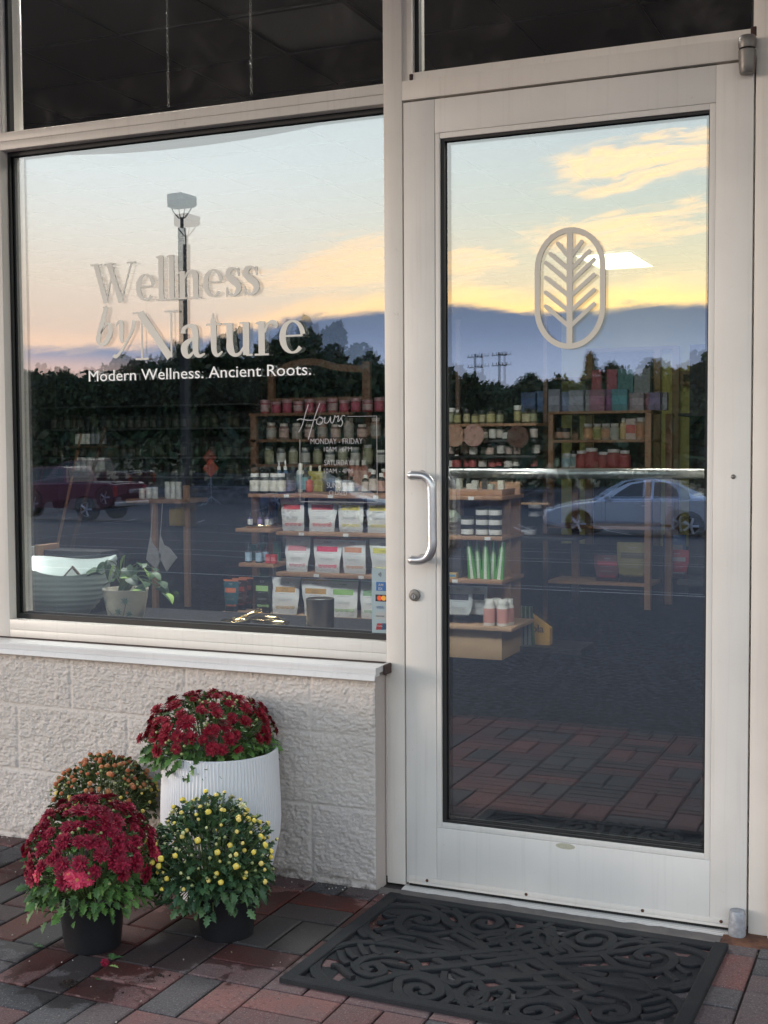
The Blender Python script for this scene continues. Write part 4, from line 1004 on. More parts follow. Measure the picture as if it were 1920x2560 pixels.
# fallen bits on the paving
fl=gr(262,2410,.006); t=thing('fallen_flower','small fallen red bloom with two green leaves on the bricks before the left pot','flower',(fl.x,fl.y,.004),.4)
o=bpy.data.objects.new('bloom',REDF[1]); COL.objects.link(o); o.parent=t; o.location=(0,0,.005); o.rotation_euler=(.9,.3,0); o.scale=(.62,)*3
b=MB(); add_leaf(b,frame_mat((.012,-.012,.003),(1,-.4,.05)),.028,.014,(.25,.35,.12),.1); add_leaf(b,frame_mat((.010,.018,.004),(.9,.6,.3)),.032,.022,(.07,.15,.05)); add_leaf(b,frame_mat((.012,.016,.006),(-.2,.9,.5)),.026,.020,(.06,.13,.045)); b.build('leaf',M['leafm'],t)
for (px,py,sz,lab) in ((88,2365,.022,'single fallen green leaf on the bricks left of the red mum pot'),(240,2448,.012,'tiny dry leaf scrap on the bricks nearest the soil clump')):
    g_=gr(px,py,.004); b=MB(); add_leaf(b,frame_mat((0,0,.003),(1,.3,.2)),sz,sz*.8,(.05,.12,.04)); add_leaf(b,frame_mat((0,0,.004),(-.5,.8,.3)),sz*.8,sz*.6,(.04,.10,.035))
    tag(b.build('fallen_leaf',M['leafm'],None,loc=(g_.x,g_.y,.0)),lab,'leaf')
def crumbs(name,cx_,cy_,rx,ry,n,smax,label,seed):
    rng=random.Random(seed); b=MB()
    for i in range(n):
        a=rng.uniform(0,2*PI); r=rng.random()**.7; s_=smax*rng.uniform(.25,1.)*(1.2-r); x=rx*r*math.cos(a); y=ry*r*math.sin(a)
        bm=bmesh.new(); bmesh.ops.create_icosphere(bm,subdivisions=1,radius=s_)
        for v in bm.verts: v.co*=rng.uniform(.6,1.25)
        b.bm(bm,0,None,Matrix.Translation((x,y,s_*.55+(.006*(1-r) if smax>.004 else 0))))
    tag(b.build(name,M['soil'],None,loc=(cx_,cy_,.001)),label,'soil',None,'stuff')
rng=random.Random(31); b=MB()
for i in range(420):
    if i<170: x=rng.uniform(-1.9,-.1); y=-.075-abs(rng.gauss(0,.03))
    else: x=rng.uniform(-1.9,1.5); y=rng.uniform(-1.1,-.1)
    s_=rng.uniform(.0008,.0026); c=rng.choice([(.35,.32,.29),(.22,.18,.16),(.5,.46,.42),(.10,.08,.07),(.16,.13,.06)])
    bm=bmesh.new(); bmesh.ops.create_icosphere(bm,subdivisions=1,radius=s_); b.bm(bm,0,c,Matrix.Translation((x,y,s_*.6)))
tag(b.build('grit',M['attrm']),'loose grit and crumbs scattered over the brick pavement','grit',None,'stuff')
g_=gr(172,2462,0); crumbs('soil_clump',g_.x,g_.y,.026,.022,90,.006,'dark clump of spilled potting soil on the bricks in front of the left pot',5)
g_=gr(400,2440,0); crumbs('soil_crumbs',g_.x,g_.y,.075,.06,46,.0035,'scattered soil crumbs on the bricks between the two front pots',6)
g_=gr(300,2480,0); crumbs('soil_crumbs',g_.x,g_.y,.14,.09,60,.0022,'fine soil crumbs strewn over the nearest bricks',9)

# ================================================================== INSIDE THE SHOP
IC=3.25; YBK=12.2
b=MB(); b.box((-9,.115,-.05),(3.5,YBK,-.001)); flattag(b.build('floor',M['floor']))
b=MB(); b.box((-9,.115,3.27),(3.5,YBK,3.32)); flattag(b.build('ceiling',M['ceil']))
# ceiling grid and tiles as part of the ceiling
b=MB(); random.seed(3)
lit=[(-2.245,10.20,-1.66,11.40),(-4.80,3.80,-3.70,3.875),(1.05,1.6,2.25,2.2),(-2.41,.93,-1.19,1.50)]
tx=-8.96; hole=(-1.80,2.16,-1.19,2.77)
xs=[-1.80+.61*k for k in range(-11,9)]; ysn=[2.16+.61*k for k in range(-3,17)]
tb=MB(); gb_=MB()
for i,x in enumerate(xs):
    gb_.box((x-.012,.115,3.240),(x+.012,YBK,3.248))
for y in ysn: gb_.box((-8.6,y-.012,3.2402),(3.4,y+.012,3.2482))
for x in xs[:-1]:
    for y in ysn[:-1]:
        if abs(x-hole[0])<.1 and abs(y-hole[1])<.1: continue
        f=random.uniform(.8,1.05); f*=.36; tb.box((x+.012,y+.012,3.252),(x+.598,y+.598,3.258),0,(f,f,f))
o=tb.build('ceiling_tiles',mat('acoustic_tile',(.36,.36,.35),.95,attr=True)); flattag(o)
flattag(gb_.build('ceiling_grid',mat('grid_bar',(.085,.085,.085),.7)))
wallm=mat('shop_wall_paint',(.16,.16,.17),.85)
for nm,a,c,mt_ in (('wall_back',(-9,YBK,0),(-2.95,YBK+.1,3.27),M['dark']),('wall_back',(-2.95,YBK+.001,0),(3.5,YBK+.1,3.27),M['yellow']),('wall_left',(-9.1,.115,0),(-9,YBK,3.27),wallm),('wall_right',(3.5,.115,0),(3.6,YBK,3.27),wallm)):
    b=MB(); b.box(a,c); flattag(b.build(nm,mt_))
b=MB(); b.box((-9,.1155,0),(-1.4155,.14,3.27)); b.box((.9655,.1155,0),(3.5,.14,3.27)); b.box((-1.4155,.1155,TOP),(.9655,.14,3.27)); flattag(b.build('wall_front',wallm))
tub=emit('troffer_light',(1.,.96,.66),2.6); fill_front=emit('front_fill_light',(1.,.93,.80),38.); fill_window=emit('window_fill_light',(1.,.96,.90),78.); tubd=emit('dim_strip_light',(1.,.97,.9),1.1)  # front and window panels are added, out of view, to brighten the pouches
labs=['lit ceiling light panel beside the door emblem, above the yellow wall','slim lit ceiling light at the top left of the window','added unseen ceiling light panel by the door side wall, brightening the shelf goods','added unseen ceiling light panel above the window display, brightening the pouches']
for k,(x0,y0,x1,y1) in enumerate(lit):
    t=thing('ceiling_light',labs[k],'ceiling light',((x0+x1)/2,(y0+y1)/2,3.236),0,'troffer lights in the shop ceiling'); w_,h_=(x1-x0)/2,(y1-y0)/2
    b=MB(); b.box((-w_,-h_,-.004),(w_,h_,.0)); b.build('diffuser',fill_front if k==2 else fill_window if k==3 else (tubd if k==1 else tub),t)
    bars('frame',[((-w_-.02,-h_-.02,-.006),(-w_,h_+.02,.002)),((w_,-h_-.02,-.006),(w_+.02,h_+.02,.002)),((-w_,-h_-.02,-.006),(w_,-h_,.002)),((-w_,h_,-.006),(w_,h_+.02,.002))],M['white'],t,0)
# display deck inside the window
b=MB(); b.box((-2.6,.116,.59),(-.12,.62,.6425)); b.box((-2.6,.585,0),(-.12,.60,.59)); o=b.build('display_deck',mat('deck_black',(.012,.012,.014),.6,spec=.2,var=.3,vscale=20)); tag(o,'dark display deck just inside the shop window','shelf')
# hanging chains
for px,zend in ((419,at(422,262,.16).z),(627,at(630,233,.16).z)):
    x=at(px,120,.16).x; b=MB(); k=0; z=zend
    while z<3.23:
        Mx=Matrix.Translation((x,.16,z))@Matrix.Rotation(R(90) if k%2 else 0,4,'Z')@Matrix.Rotation(R(90),4,'X')
        b.tube([Mx@Vector((.0036*math.cos(2*PI*j/10),.0072*math.sin(2*PI*j/10),0)) for j in range(11)],.0008,5,cap=False)
        z+=.0118; k+=1
    tag(b.build('hanging_chain',mat('zinc_chain',(.30,.29,.27),.4,.5),None,smooth=True),'thin metal chain hanging behind the left transom pane, '+('left' if px<500 else 'right')+' one of two','chain','chains behind the transom')

# --- window display
DZ=.6430
bx=at(150,1530,.33); cxb=-1.415
t=thing('shell_bowl','pale green wavy ridged bowl on the window deck at the lower left','bowl',(cxb,.33,DZ))
b=MB(); n=96; prof=[]
for i in range(46):
    f=i/45; r=.085+.105*math.sin(min(1,f*1.02)*PI*.5)**.8; prof.append((r,f*.185))
vs=[]
for (r,z) in prof:
    for k in range(n):
        a=2*PI*k/n; f=z/.185; ww=.013*math.sin(a*2+.6)*f+.006*math.sin(a*3+1)*f
        rr=r*(1+.055*(abs(math.sin((z+ww*1.6)*165))-.5)*(1-.35*f)+.015*math.sin(a*3)*f); vs.append((rr*math.cos(a)*1.1,rr*math.sin(a)*.75,z+ww*1.3+.012*f*math.sin(a-.5)))
fs=[(i*n+k,i*n+(k+1)%n,(i+1)*n+(k+1)%n,(i+1)*n+k) for i in range(45) for k in range(n)]
b.add(vs,fs); ins=[(v[0]*.95,v[1]*.95,v[2]-.001) for v in vs[-n:]]; inn=[(v[0]*.7,v[1]*.7,.06) for v in vs[-n:]]
k0=len(b.v); b.v+=ins+inn
for k in range(n): k2=(k+1)%n; b.face([45*n+k,45*n+k2,k0+k2,k0+k]); b.face([k0+k,k0+k2,k0+n+k2,k0+n+k])
b.face([k0+n+k for k in range(n)])
b.lathe([(.082,-.0),(.084,.010),(.086,.012)],n,sy=.75,sx=1.1,cap=False)
b.build('ridged_body',mat('celadon_glaze',(.50,.58,.55),.35,var=.06,vscale=8),t,smooth=True)
t=thing('card_frame','small dark framed card standing in the pale wavy bowl','picture frame',(-1.36,.30,DZ+.10),R(-10))
b=MB(); Mx=Matrix.Rotation(R(38),4,'Y')@Matrix.Rotation(R(-20),4,'X')
b.box((-.04,-.004,-.03),(.04,.004,.065),0,None,.001,Mx); b.build('frame',M['darkwood'],t); b=MB(); b.box((-.032,-.0055,-.022),(.032,-.0042,.057),0,None,0,Mx); b.build('card',M['white'],t)
for i,(px,mt_,lab) in enumerate(((79,M['white'],'white edged picture panel leaning behind the bowl, leftmost'),(87,M['white'],'white edged picture panel leaning behind the bowl, middle one'),(97,M['wood'],'wood framed picture standing behind the bowl, rightmost of the leaning three'))):
    x=at(px,1400,.45).x; w_=(.0045,.0045,.013)[i]; zt1=at(px,(1366,1366,1363)[i],.45).z
    b=MB(); b.box((x-w_/2-.004,.44,DZ),(x+w_/2,.56,zt1),bev=.001); tag(b.build('leaning_picture',mt_),lab,'picture')
x0,x1=at(104,1400,.47).x,at(252,1400,.47).x; b=MB(); b.box((x0,.47,DZ),(x1,.58,at(200,1378,.47).z),bev=.004); tag(b.build('display_box',M['black']),'black box standing behind the pale wavy bowl','box')
# pothos
t=thing('potted_houseplant','trailing variegated houseplant in a cream floral pot on the window deck','potted plant',(at(315,1540,.215).x,.215,DZ))
pr_=.072; ph_=.118
b=MB(); b.lathe([(0,0),(.048,0),(.050,.003),(.060,.04),(.070,.09),(pr_,ph_-.006),(pr_+.001,ph_),(pr_-.004,ph_),(pr_-.008,ph_-.02)],48,cap=False)
pm=mat('cream_glaze',(.56,.52,.41),.4,var=.1,vscale=60); pt=b.build('floral_pot',pm,t,smooth=True)
b=MB(); b.lathe([(0,ph_-.015),(pr_-.008,ph_-.015)],30,cap=False); b.build('soil',M['soil'],t)
b=MB(); rng=random.Random(2)
def onpot(a,z,o=.0012):
    r=.048+(.0725-.048)*min(1,z/.1)**.8+o; return Vector((r*math.cos(a),r*math.sin(a),z))
for (a0,z0) in ((-2.2,.075),(-1.75,.03),(-1.35,.05),(-1.0,.085),(-2.5,.03),(-.8,.04)):
    for k in range(7):
        a=k/7*2*PI; b.add([onpot(a0,z0,.0018),onpot(a0+.10*math.cos(a-.3),z0+.007*math.sin(a-.3)),onpot(a0+.20*math.cos(a),z0+.014*math.sin(a)),onpot(a0+.10*math.cos(a+.3),z0+.007*math.sin(a+.3))],[(0,1,2,3)],0,rng.choice([(.10,.26,.22),(.14,.30,.22),(.07,.20,.20)]))
for L in ([(-2.3,.01),(-2.0,.035),(-1.8,.03),(-1.6,.015)],[(-2.1,.06),(-1.9,.045),(-1.5,.022),(-1.2,.01)],[(-1.2,.02),(-1.05,.05),(-.95,.08)],[(-2.6,.02),(-2.45,.06),(-2.4,.09)]):
    b.tube([onpot(a,z,.0006) for a,z,_ in cr([(a,z,0) for a,z in L],4)],.0009,4,0,(.12,.08,.05))
b.build('flower_pattern',M['attr'],pt)
fb=MB(); sb=MB(); rng=random.Random(5)
def heart(b,M_,L,c1,c2,curl=.35,var=True):
    ol=[(0,0),(-.10,.22),(-.02,.40),(.20,.47),(.45,.42),(.70,.27),(.88,.12),(1.0,0)]
    n=len(ol); vs=[]
    mid=[(0,0),(.02,0),(.1,0),(.25,0),(.45,0),(.7,0),(.88,0),(1,0)]
    f=lambda x,y: M_@Vector((x*L,y*L,-curl*L*x*x+abs(y)*L*.22))
    vs=[f(x,0) for x,_ in mid]+[f(x,y) for x,y in ol]+[f(x,-y) for x,y in ol]
    k0=len(b.v); b.v+=[tuple(v) for v in vs]
    side=rng.random()<.5
    for i in range(n-1):
        b.face([k0+i,k0+i+1,k0+n+i+1,k0+n+i],0,c2 if (var and side) else c1); b.face([k0+i,k0+2*n+i,k0+2*n+i+1,k0+i+1],0,c2 if (var and not side and i in (2,3,4)) else c1)
lv=[(-1,40,(.02,.06,.01)),]
spots=[(790,1110,1.05),(830,1060,.9),(905,1090,1.),(1010,1010,1.05),(1060,1080,.85),(960,1120,.9),(1040,1130,.8),(1010,1230,1.15),(1110,1100,1.),(1180,1030,.85),(1150,1230,1.1),(1240,1110,.95),(1270,1060,.9),(1330,1180,1.3),(1200,1180,1.),(1400,1300,1.0),(900,1180,.9),(760,1090,.85),(1100,1160,.9),(1290,1120,.95),(880,1030,.8),(1350,1230,.9)]
for k,(zx,zy,s_) in enumerate(spots):
    Yp=.215+rng.uniform(-.085,.04); p=at(zx*.3014,1100+zy*.3014,Yp)-Vector((at(315,1540,.215).x,.215,DZ))
    d=Vector((p.x*.8+rng.uniform(-.02,.02),-.035+rng.uniform(-.03,.03),-.03+rng.uniform(-.03,.045)))
    g1=rng.choice([(.035,.085,.03),(.05,.11,.035),(.03,.07,.028)]); var=k in (0,2,3,6,10,11,15)
    L=.048*s_; heart(fb,frame_mat(p-d.normalized()*L*.4,d,rng.uniform(-.7,.7)),L,g1,(.32,.50,.10),.3,var)
    sb.tube(cr([(0,0,ph_-.02),(p.x*.4,p.y*.4,ph_+.03+max(0,p.z-ph_)*.5),tuple(p-d.normalized()*L*.4)],4),.0014,5,0,(.16,.22,.07),cap=False)
fb.build('leaves',M['leafm'],t,smooth=False); sb.build('stems',M['leafm'],t)
# brass dishes and tin candle
for i,(pxc,Yd,r,lab) in enumerate(((590,.25,.048,'small polished brass dish on the window deck, left of the pair'),(682,.24,.052,'small polished brass dish on the window deck, right one of the pair'),(665,.33,.05,'small polished brass dish behind the front pair on the window deck'))):
    x=at(pxc,1555,Yd).x; b=MB(); b.lathe([(0,.0),(r*.45,.0),(r*.5,.003),(r*.9,.020),(r,.028),(r*1.03,.0285),(r*1.0,.030),(r*.93,.026),(r*.55,.008),(0,.005)],40,cap=False)
    tag(b.build('brass_dish',M['brass'],None,smooth=True,loc=(x,Yd,DZ)),lab,'dish','brass dishes on the window deck')
x0=at(615,1555,.26); b=MB(); b.tube([(x0.x-.03,.24,DZ+.032),(x0.x+.005,.26,DZ+.045),(x0.x+.045,.28,DZ+.062)],[.004,.005,.007],10); tag(b.build('brass_pestle',M['brass'],None,smooth=True),'short brass rod resting across the brass dishes','rod')
xc=at(801,1560,.21).x; rc=(at(837,1560,.21).x-at(765,1560,.21).x)/2*.87; hc=at(800,1495,.21).z-DZ
t=thing('tin_candle','dark mottled cylindrical candle tin on the window deck','candle',(xc,.21,DZ))
b=MB(); b.lathe([(0,0),(rc,0),(rc,hc*.84),(rc*1.015,hc*.845),(rc*1.015,hc*.985),(rc*.97,hc),(rc*.93,hc*.995),(rc*.92,hc*.93)],44,cap=False); b.build('tin',M['pewter'],t,auto=40); b=MB(); b.lathe([(0,hc*.93),(rc*.92,hc*.93)],30,cap=False); b.build('wax',M['white'],t)

# --- packaging builders
ordn=['first','second','third','fourth','fifth','sixth','seventh','eighth','ninth','tenth','eleventh','twelfth','thirteenth','fourteenth']
def pouch(loc,w_,h,band,label,rot=0.,top=None,words=None,body=(.70,.72,.72),icons=None,lean=0.,group=None,skew=0.):
    t=thing('pouch',label,'pouch',loc,rot,group)
    b=MB(); nx,nz=8,10; vs=[]
    def P(u,v,s_):
        ww=w_*(.84+.16*min(1,v*1.25))*(1-.03*math.sin(v*7+skew*60)+.02*math.sin(v*15))
        bulge=.026*math.sin(PI*min(1,(1-v)*1.25+.02))**.8*(1-(2*u-1)**2)**.5 if (0<u<1) else 0
        return (( u-.5)*ww+skew*v*h, s_*bulge*(1.15-v)-.0+lean*v*h*.3, v*h)
    for s_ in (-1,1):
        for j in range(nz+1):
            for i in range(nx+1): vs.append(P(i/nx,j/nz,s_))
    fs=[]; o=(nx+1)*(nz+1)
    for j in range(nz):
        for i in range(nx):
            a=j*(nx+1)+i; fs.append((a,a+1,a+nx+2,a+nx+1)); fs.append((o+a,o+a+nx+1,o+a+nx+2,o+a+1))
    b.add(vs,fs,0,body); b.build('bag',M['attr'],t,smooth=True)
    def sheet(nm,u0,v0,u1,v1,c,off=.0012):
        b=MB(); n=6; 
        for j in range(3):
            for i in range(n+1):
                p=P(u0+(u1-u0)*i/n,v0+(v1-v0)*j/2,-1); b.v.append((p[0],p[1]-off,p[2]))
        for j in range(2):
            for i in range(n): b.face([j*(n+1)+i,j*(n+1)+i+1,(j+1)*(n+1)+i+1,(j+1)*(n+1)+i],0,c)
        return b
    sheet('band',.13,.60,.87,.745,band).build('colour_band',M['attr'],t)
    if top: sheet('top',.0,.945,1.,1.,top).build('top_strip',M['attr'],t)
    g=MB(); ic=icons or band
    for k in range(4):
        cx_=.22+k*.19; rr=.062
        p=P(cx_,.20,-1)
        pts=[(p[0]+w_*rr*math.cos(a*PI/8),p[2]+w_*rr*math.sin(a*PI/8),w_*.022) for a in range(17)]
        g.strip(pts,p[1]-.0018,p[1]-.0010,'y',0,ic)
        g.prism([(p[0]+w_*rr*.5*math.cos(a),p[2]+w_*rr*.5*math.sin(a)) for a in (0,1.2,2.4,3.6,4.9)],p[1]-.0019,p[1]-.0012,'y',0,ic)
    g.build('icon_row',M['attr'],t)
    g=MB(); gr_=(.30,.31,.32)
    for (u0,u1,v,hh_) in ((.38,.64,.86,.022),(.40,.62,.83,.010),(.30,.70,.555,.010),(.22,.78,.40,.009),(.25,.75,.365,.009),(.2,.35,.05,.008),(.72,.88,.05,.008)):
        x=u0
        while x<u1:
            x2=min(u1,x+random.uniform(.03,.09)); p=P(x,v,-1); q_=P(x2,v,-1); g.add([(p[0],p[1]-.0014,p[2]),(q_[0],q_[1]-.0014,q_[2]),(q_[0],q_[1]-.0014,q_[2]+hh_*h),(p[0],p[1]-.0014,p[2]+hh_*h)],[(0,1,2,3)],0,gr_); x=x2+.018
    g.build('small_print',M['attr'],t)
    if words:
        for k,wd in enumerate(words):
            p=P(.5,.69-.055*k if len(words)>1 else .66,-1); text(wd,p[0],p[2]-.002,.0075,p[1]-.004,M['ink'],'band_lettering',t,align='CENTER',wscale=.9)
    return t
M['ink']=mat('print_ink',(.10,.07,.05),.6)
def bottle(loc,r,h,body,label,cap,lab,shape='round',group=None,cat='bottle',neck=.35,name='bottle',small=False):
    b=MB(); 
    if shape=='round': prof=[(0,0),(r*.95,0),(r,r*.06),(r,h*.66),(r*.8,h*.745),(r*neck*1.2,h*.78),(r*neck*1.2,h*.82)]
    elif shape=='jar': prof=[(0,0),(r*.97,0),(r,r*.05),(r,h*.72),(r*.9,h*.76)]
    elif shape=='wide': prof=[(0,0),(r*.95,0),(r,r*.1),(r,h*.70),(r*.72,h*.80),(r*.7,h*.83)]
    else: prof=[(0,0),(r*.95,0),(r,r*.08),(r,h*.60),(r*.45,h*.68),(r*.4,h*.72)]
    n=14 if small else 20
    b.lathe(prof,n,0,body,cap=False)
    cb=MB()
    if shape=='round': cb.lathe([(r*neck*1.45,h*.81),(r*neck*1.5,h*.97),(r*neck*1.3,h),(0,h)],n,0,cap,cap=False)
    elif shape=='jar': cb.lathe([(r*1.03,h*.745),(r*1.04,h*.97),(r*.99,h),(0,h)],n,0,cap,cap=False)
    elif shape=='wide': cb.lathe([(r*.80,h*.82),(r*.82,h*.985),(r*.76,h),(0,h)],n,0,cap,cap=False)
    else: cb.lathe([(r*.5,h*.70),(r*.5,h*.80),(r*.22,h*.82),(r*.25,h*.95),(r*.12,h),(0,h)],n,0,cap,cap=False)
    lb=MB(); lz0,lz1={'round':(.10,.62),'jar':(.14,.66),'wide':(.12,.66)}.get(shape,(.08,.55))
    if label: lb.lathe([(r*1.012,h*lz0),(r*1.012,h*lz1)],n,0,label,cap=False)
    if small:
        k0=len(b.v); b.v+=cb.v; [b.face([i+k0 for i in f],0,c) for f,c in zip(cb.f,cb.c)]
        if label: k0=len(b.v); b.v+=lb.v; [b.face([i+k0 for i in f],0,c) for f,c in zip(lb.f,lb.c)]
        return tag(b.build(name,M['attr'],None,smooth=True,loc=loc),lab,cat,group)
    t=thing(name,lab,cat,loc,random.uniform(-1,1),group); b.build('body',M['attr'],t,auto=50); cb.build('cap',M['attr'],t,auto=50)
    if label: 
        l_=lb.build('label',M['attr'],t,smooth=True)
        g=MB()
        for k in range(3): g.lathe([(r*1.02,h*(lz0+.12+.13*k)),(r*1.02,h*(lz0+.15+.13*k))],n,0,tuple(v*.35 for v in label) if k!=1 else (.5,.2,.15),cap=False)
    return t
def cbox(loc,sx,sy,sz,c,lab,cat='box',group=None,rz=0,stripe=None,name='carton'):
    b=MB(); b.box((-sx/2,-sy/2,0),(sx/2,sy/2,sz),0,c,.002)
    if stripe: b.box((-sx/2+.003,-sy/2-.0012,sz*.3),(sx/2-.003,-sy/2-.0004,sz*.7),0,stripe)
    o=b.build(name,M['attr'],None,loc=loc); o.rotation_euler.z=rz; return tag(o,lab,cat,group)
def z8(x,y): return (1080+x*.434,1200+y*.434)
def z7(x,y): return (1080+x*.434,840+y*.434)
def z6(x,y): return (480+x*.3014,960+y*.3014)
def z3(x,y): return (x*.5787,600+y*.5787)
def z5(x,y): return (x*.3014,1100+y*.3014)

# --- gondola with pouches
GYF=3.604
g=thing('display_shelf','tall wooden tiered display shelf of pouches seen through window and door','shelf',(0,0,0))
def shelf(x0,x1,z,y0,y1,par,mt_='wood',th=.022): return bars('shelf',[((x0,y0,z-th),(x1,y1,z))],M[mt_],par,.002)
shelf(-2.53,-.905,.930,GYF,GYF+.42,g); shelf(-2.34,-.905,.703,GYF,GYF+.42,g); shelf(-2.34,-.905,.456,GYF,GYF+.42,g); shelf(-2.75,-.845,.192,GYF-.01,GYF+.42,g,'wood2')
shelf(-2.62,-2.37,.716,GYF,GYF+.40,g); shelf(-2.60,-2.36,.503,GYF,GYF+.40,g)
bars('base_board',[((-2.68,GYF+.03,.0),(-.916,GYF+.045,.170))],M['ply'],g); bars('base_board',[((-.931,GYF+.045,.0),(-.916,GYF+.40,.170))],M['ply'],g)
bars('back_panel',[((-2.34,GYF+.43,.0),(-.93,GYF+.445,.93))],M['darkwood'],g); bars('back_panel',[((-1.18,GYF+.415,.19),(-.93,GYF+.429,1.0))],M['wood'],g)
for x in (-2.5,-2.15,-1.25,-.96): bars('post',[((x,GYF+.20,.192),(x+.035,GYF+.235,.93 if x!=-2.5 else 1.0))],M['wood'],g)
bags=[((735,945,1005),.703,(.62,.10,.13),(.72,.72,.72),None,'silver pouch with red band, top pouch shelf, leftmost',None),
((955,1195,1005),.703,(.60,.08,.10),(.45,.03,.04),None,'white pouch with red band and dark red top, second on the top pouch shelf',None),
((1205,1432,1010),.703,(.72,.62,.14),(.62,.56,.10),['TROPICAL','PARADISE'],'white pouch with yellow band, third on the top pouch shelf',None),
((1435,1660,1010),.703,(.72,.62,.14),None,['TROPICAL','PARADISE'],'white pouch with yellow band beside the window mullion, top pouch shelf',None)]
def place_row(rows,zs,h):
    for (x0,x1,_),z,band,top,words,lab,body in rows:
        p=at(*z6((x0+x1)/2,1100),GYF+.06); a=at(*z6(x0,1100),GYF+.06).x; c=at(*z6(x1,1100),GYF+.06).x
        pouch((p.x,GYF+.06,z+.001),abs(c-a)*1.0,h,band,lab,random.uniform(-.12,.12),top,words,group='drink mix pouches on the tiered shelf',body=body or (.78,.80,.80),lean=random.uniform(-.1,.5),skew=random.uniform(-.07,.07))
place_row(bags,0,.218)
bags=[((765,965,0),.456,(.62,.22,.26),None,None,'slumped white pouch with faded pink band, middle pouch shelf, leftmost',None),
((1000,1235,0),.456,(.72,.03,.12),(.50,.03,.08),None,'white pouch with bright crimson band, second on the middle pouch shelf',None),
((1240,1455,0),.456,(.62,.26,.14),(.5,.2,.1),None,'white pouch with orange brown band, third on the middle pouch shelf',None),
((1480,1690,0),.456,(.70,.66,.10),None,['LEMON'],'white pouch with lemon yellow band beside the window mullion, middle pouch shelf',None)]
place_row(bags,0,.212)
bags=[((650,872,0),.192,(.58,.33,.10),None,['ORANGE','PINEAPPLE'],'white pouch with orange band alone at the left of the bottom pouch shelf',None),
((912,1145,0),.192,(.58,.33,.10),(.50,.33,.10),['ORANGE','PINEAPPLE'],'white pouch with orange band behind the candle tin, bottom pouch shelf',None),
((1140,1375,0),.192,(.25,.48,.12),(.25,.45,.14),None,'white pouch with green band beside the candle tin, bottom pouch shelf',None),
((1380,1600,0),.192,(.25,.45,.22),(.25,.42,.25),['STRAWBERRY','LIME'],'white pouch with green band next to the card sticker, bottom pouch shelf',None),
((510,655,0),.192,(.35,.55,.22),None,None,'black pouch with pale green band, left end of the bottom pouch shelf',(.02,.022,.02))]
place_row(bags,0,.225)
for k,(xx,cc_) in enumerate(((325,(.02,.10,.13)),(395,(.05,.02,.02)),(450,(.05,.02,.02)))):
    p=at(*z6(xx,1700),GYF+.05+.08*k); pouch((p.x,GYF+.05+.08*k,.193),.105,.20,(.55,.16,.08) if k==0 else (.30,.05,.03),('dark teal pouch with orange top at the left end of the bottom shelf','dark red pouch behind the teal one, first in its row','dark red pouch behind the teal one, second in its row')[k],0,(.60,.18,.08),None,cc_,group='dark pouches at the left end of the bottom shelf')
# door side pouches
for xx,w_,lab in ((160,.155,'pale pouch with black band on the bottom shelf behind the door glass, left one'),(262,.12,'pale pouch with black band on the bottom shelf behind the door glass, right one')):
    p=at(*z8(xx,720),GYF+.08+(.05 if xx>200 else 0)); pouch((p.x,p.y,.193),w_,.225,(.03,.03,.05),lab,0,(.05,.05,.09),None,(.60,.66,.68),icons=(.03,.03,.04),group='pale pouches with black bands')
wht=(.72,.72,.68); blk=(.015,.015,.017)
for k,(xx,yy) in enumerate(((330,0),(408,0),(372,.06),(440,.06))):
    p=at(*z8(xx,760),GYF+.05+yy); bottle((p.x,p.y,.193),.033,.150,wht,(.62,.30,.26),wht,'white pill bottle with pink patterned label, '+('front left','front right','rear left','rear right')[k]+' of four on the lowest shelf','wide',group='white pill bottles with pink labels')
for k in range(14):
    z_=(.930,.703,.456)[k%3]; x_=-2.28+k*.098
    b=MB(); b.box((x_,GYF-.003,z_-.021),(x_+.034,GYF-.0012,z_-.003)); b.build('price_tag',M['white'],g)
# white labelled black bottles on the top shelf
nb_=0
for j,(dy,xs_) in enumerate(((.03,(522,605,685,737)),(.10,(560,640,720,795)),(.17,(600,690,770,815)))):
    for i,xx in enumerate(xs_):
        p=at(*z6(xx,880),GYF+dy); bottle((p.x,p.y,.931),.032,.122,blk,(.62,.60,.52) if xx<760 else (.20,.20,.26),blk if j else (.55,.55,.52),'black bottle with cream label, '+('front','middle','back')[j]+' row on the top shelf, '+('leftmost','second from left','third from left','rightmost')[i],'wide',group='black supplement bottles with cream labels')
for k,xx in enumerate((722,775)):
    p=at(*z6(xx,740),GYF+.24); bottle((p.x,p.y,.931),.022,.20,(.03,.08,.16),(.10,.25,.45),(.75,.75,.72),('left','right')[k]+' blue bottle with a long white pointed nozzle behind the cream labelled bottles','drop',group='blue bottles with white nozzles')
# drawn from the photo: mixed bottles right of them
mx=[(830,760,.026,.16,blk,(.45,.45,.40),blk),(900,760,.027,.18,(.55,.57,.5),(.25,.33,.35),wht),(945,750,.024,.15,blk,(.15,.3,.3),blk),(970,750,.024,.10,(.4,.06,.03),(.5,.1,.05),blk),(1215,770,.02,.12,(.1,.1,.08),(.5,.48,.35),blk),(1270,770,.02,.10,(.1,.1,.1),wht,blk),(1320,770,.02,.10,(.1,.1,.1),wht,blk),(1440,760,.025,.11,blk,(.5,.45,.4),wht),(1505,760,.028,.14,blk,(.55,.5,.45),(.6,.6,.58)),(1570,760,.026,.12,blk,(.45,.3,.25),wht)]
wd_=['black bottle with grey label','pale green tall bottle','dark bottle with teal label','short red jar','brown bottle with cream label','slim dark bottle with white label','slim dark bottle with bright label','black bottle with white cap','taller black bottle with pale cap','black bottle with pink label']
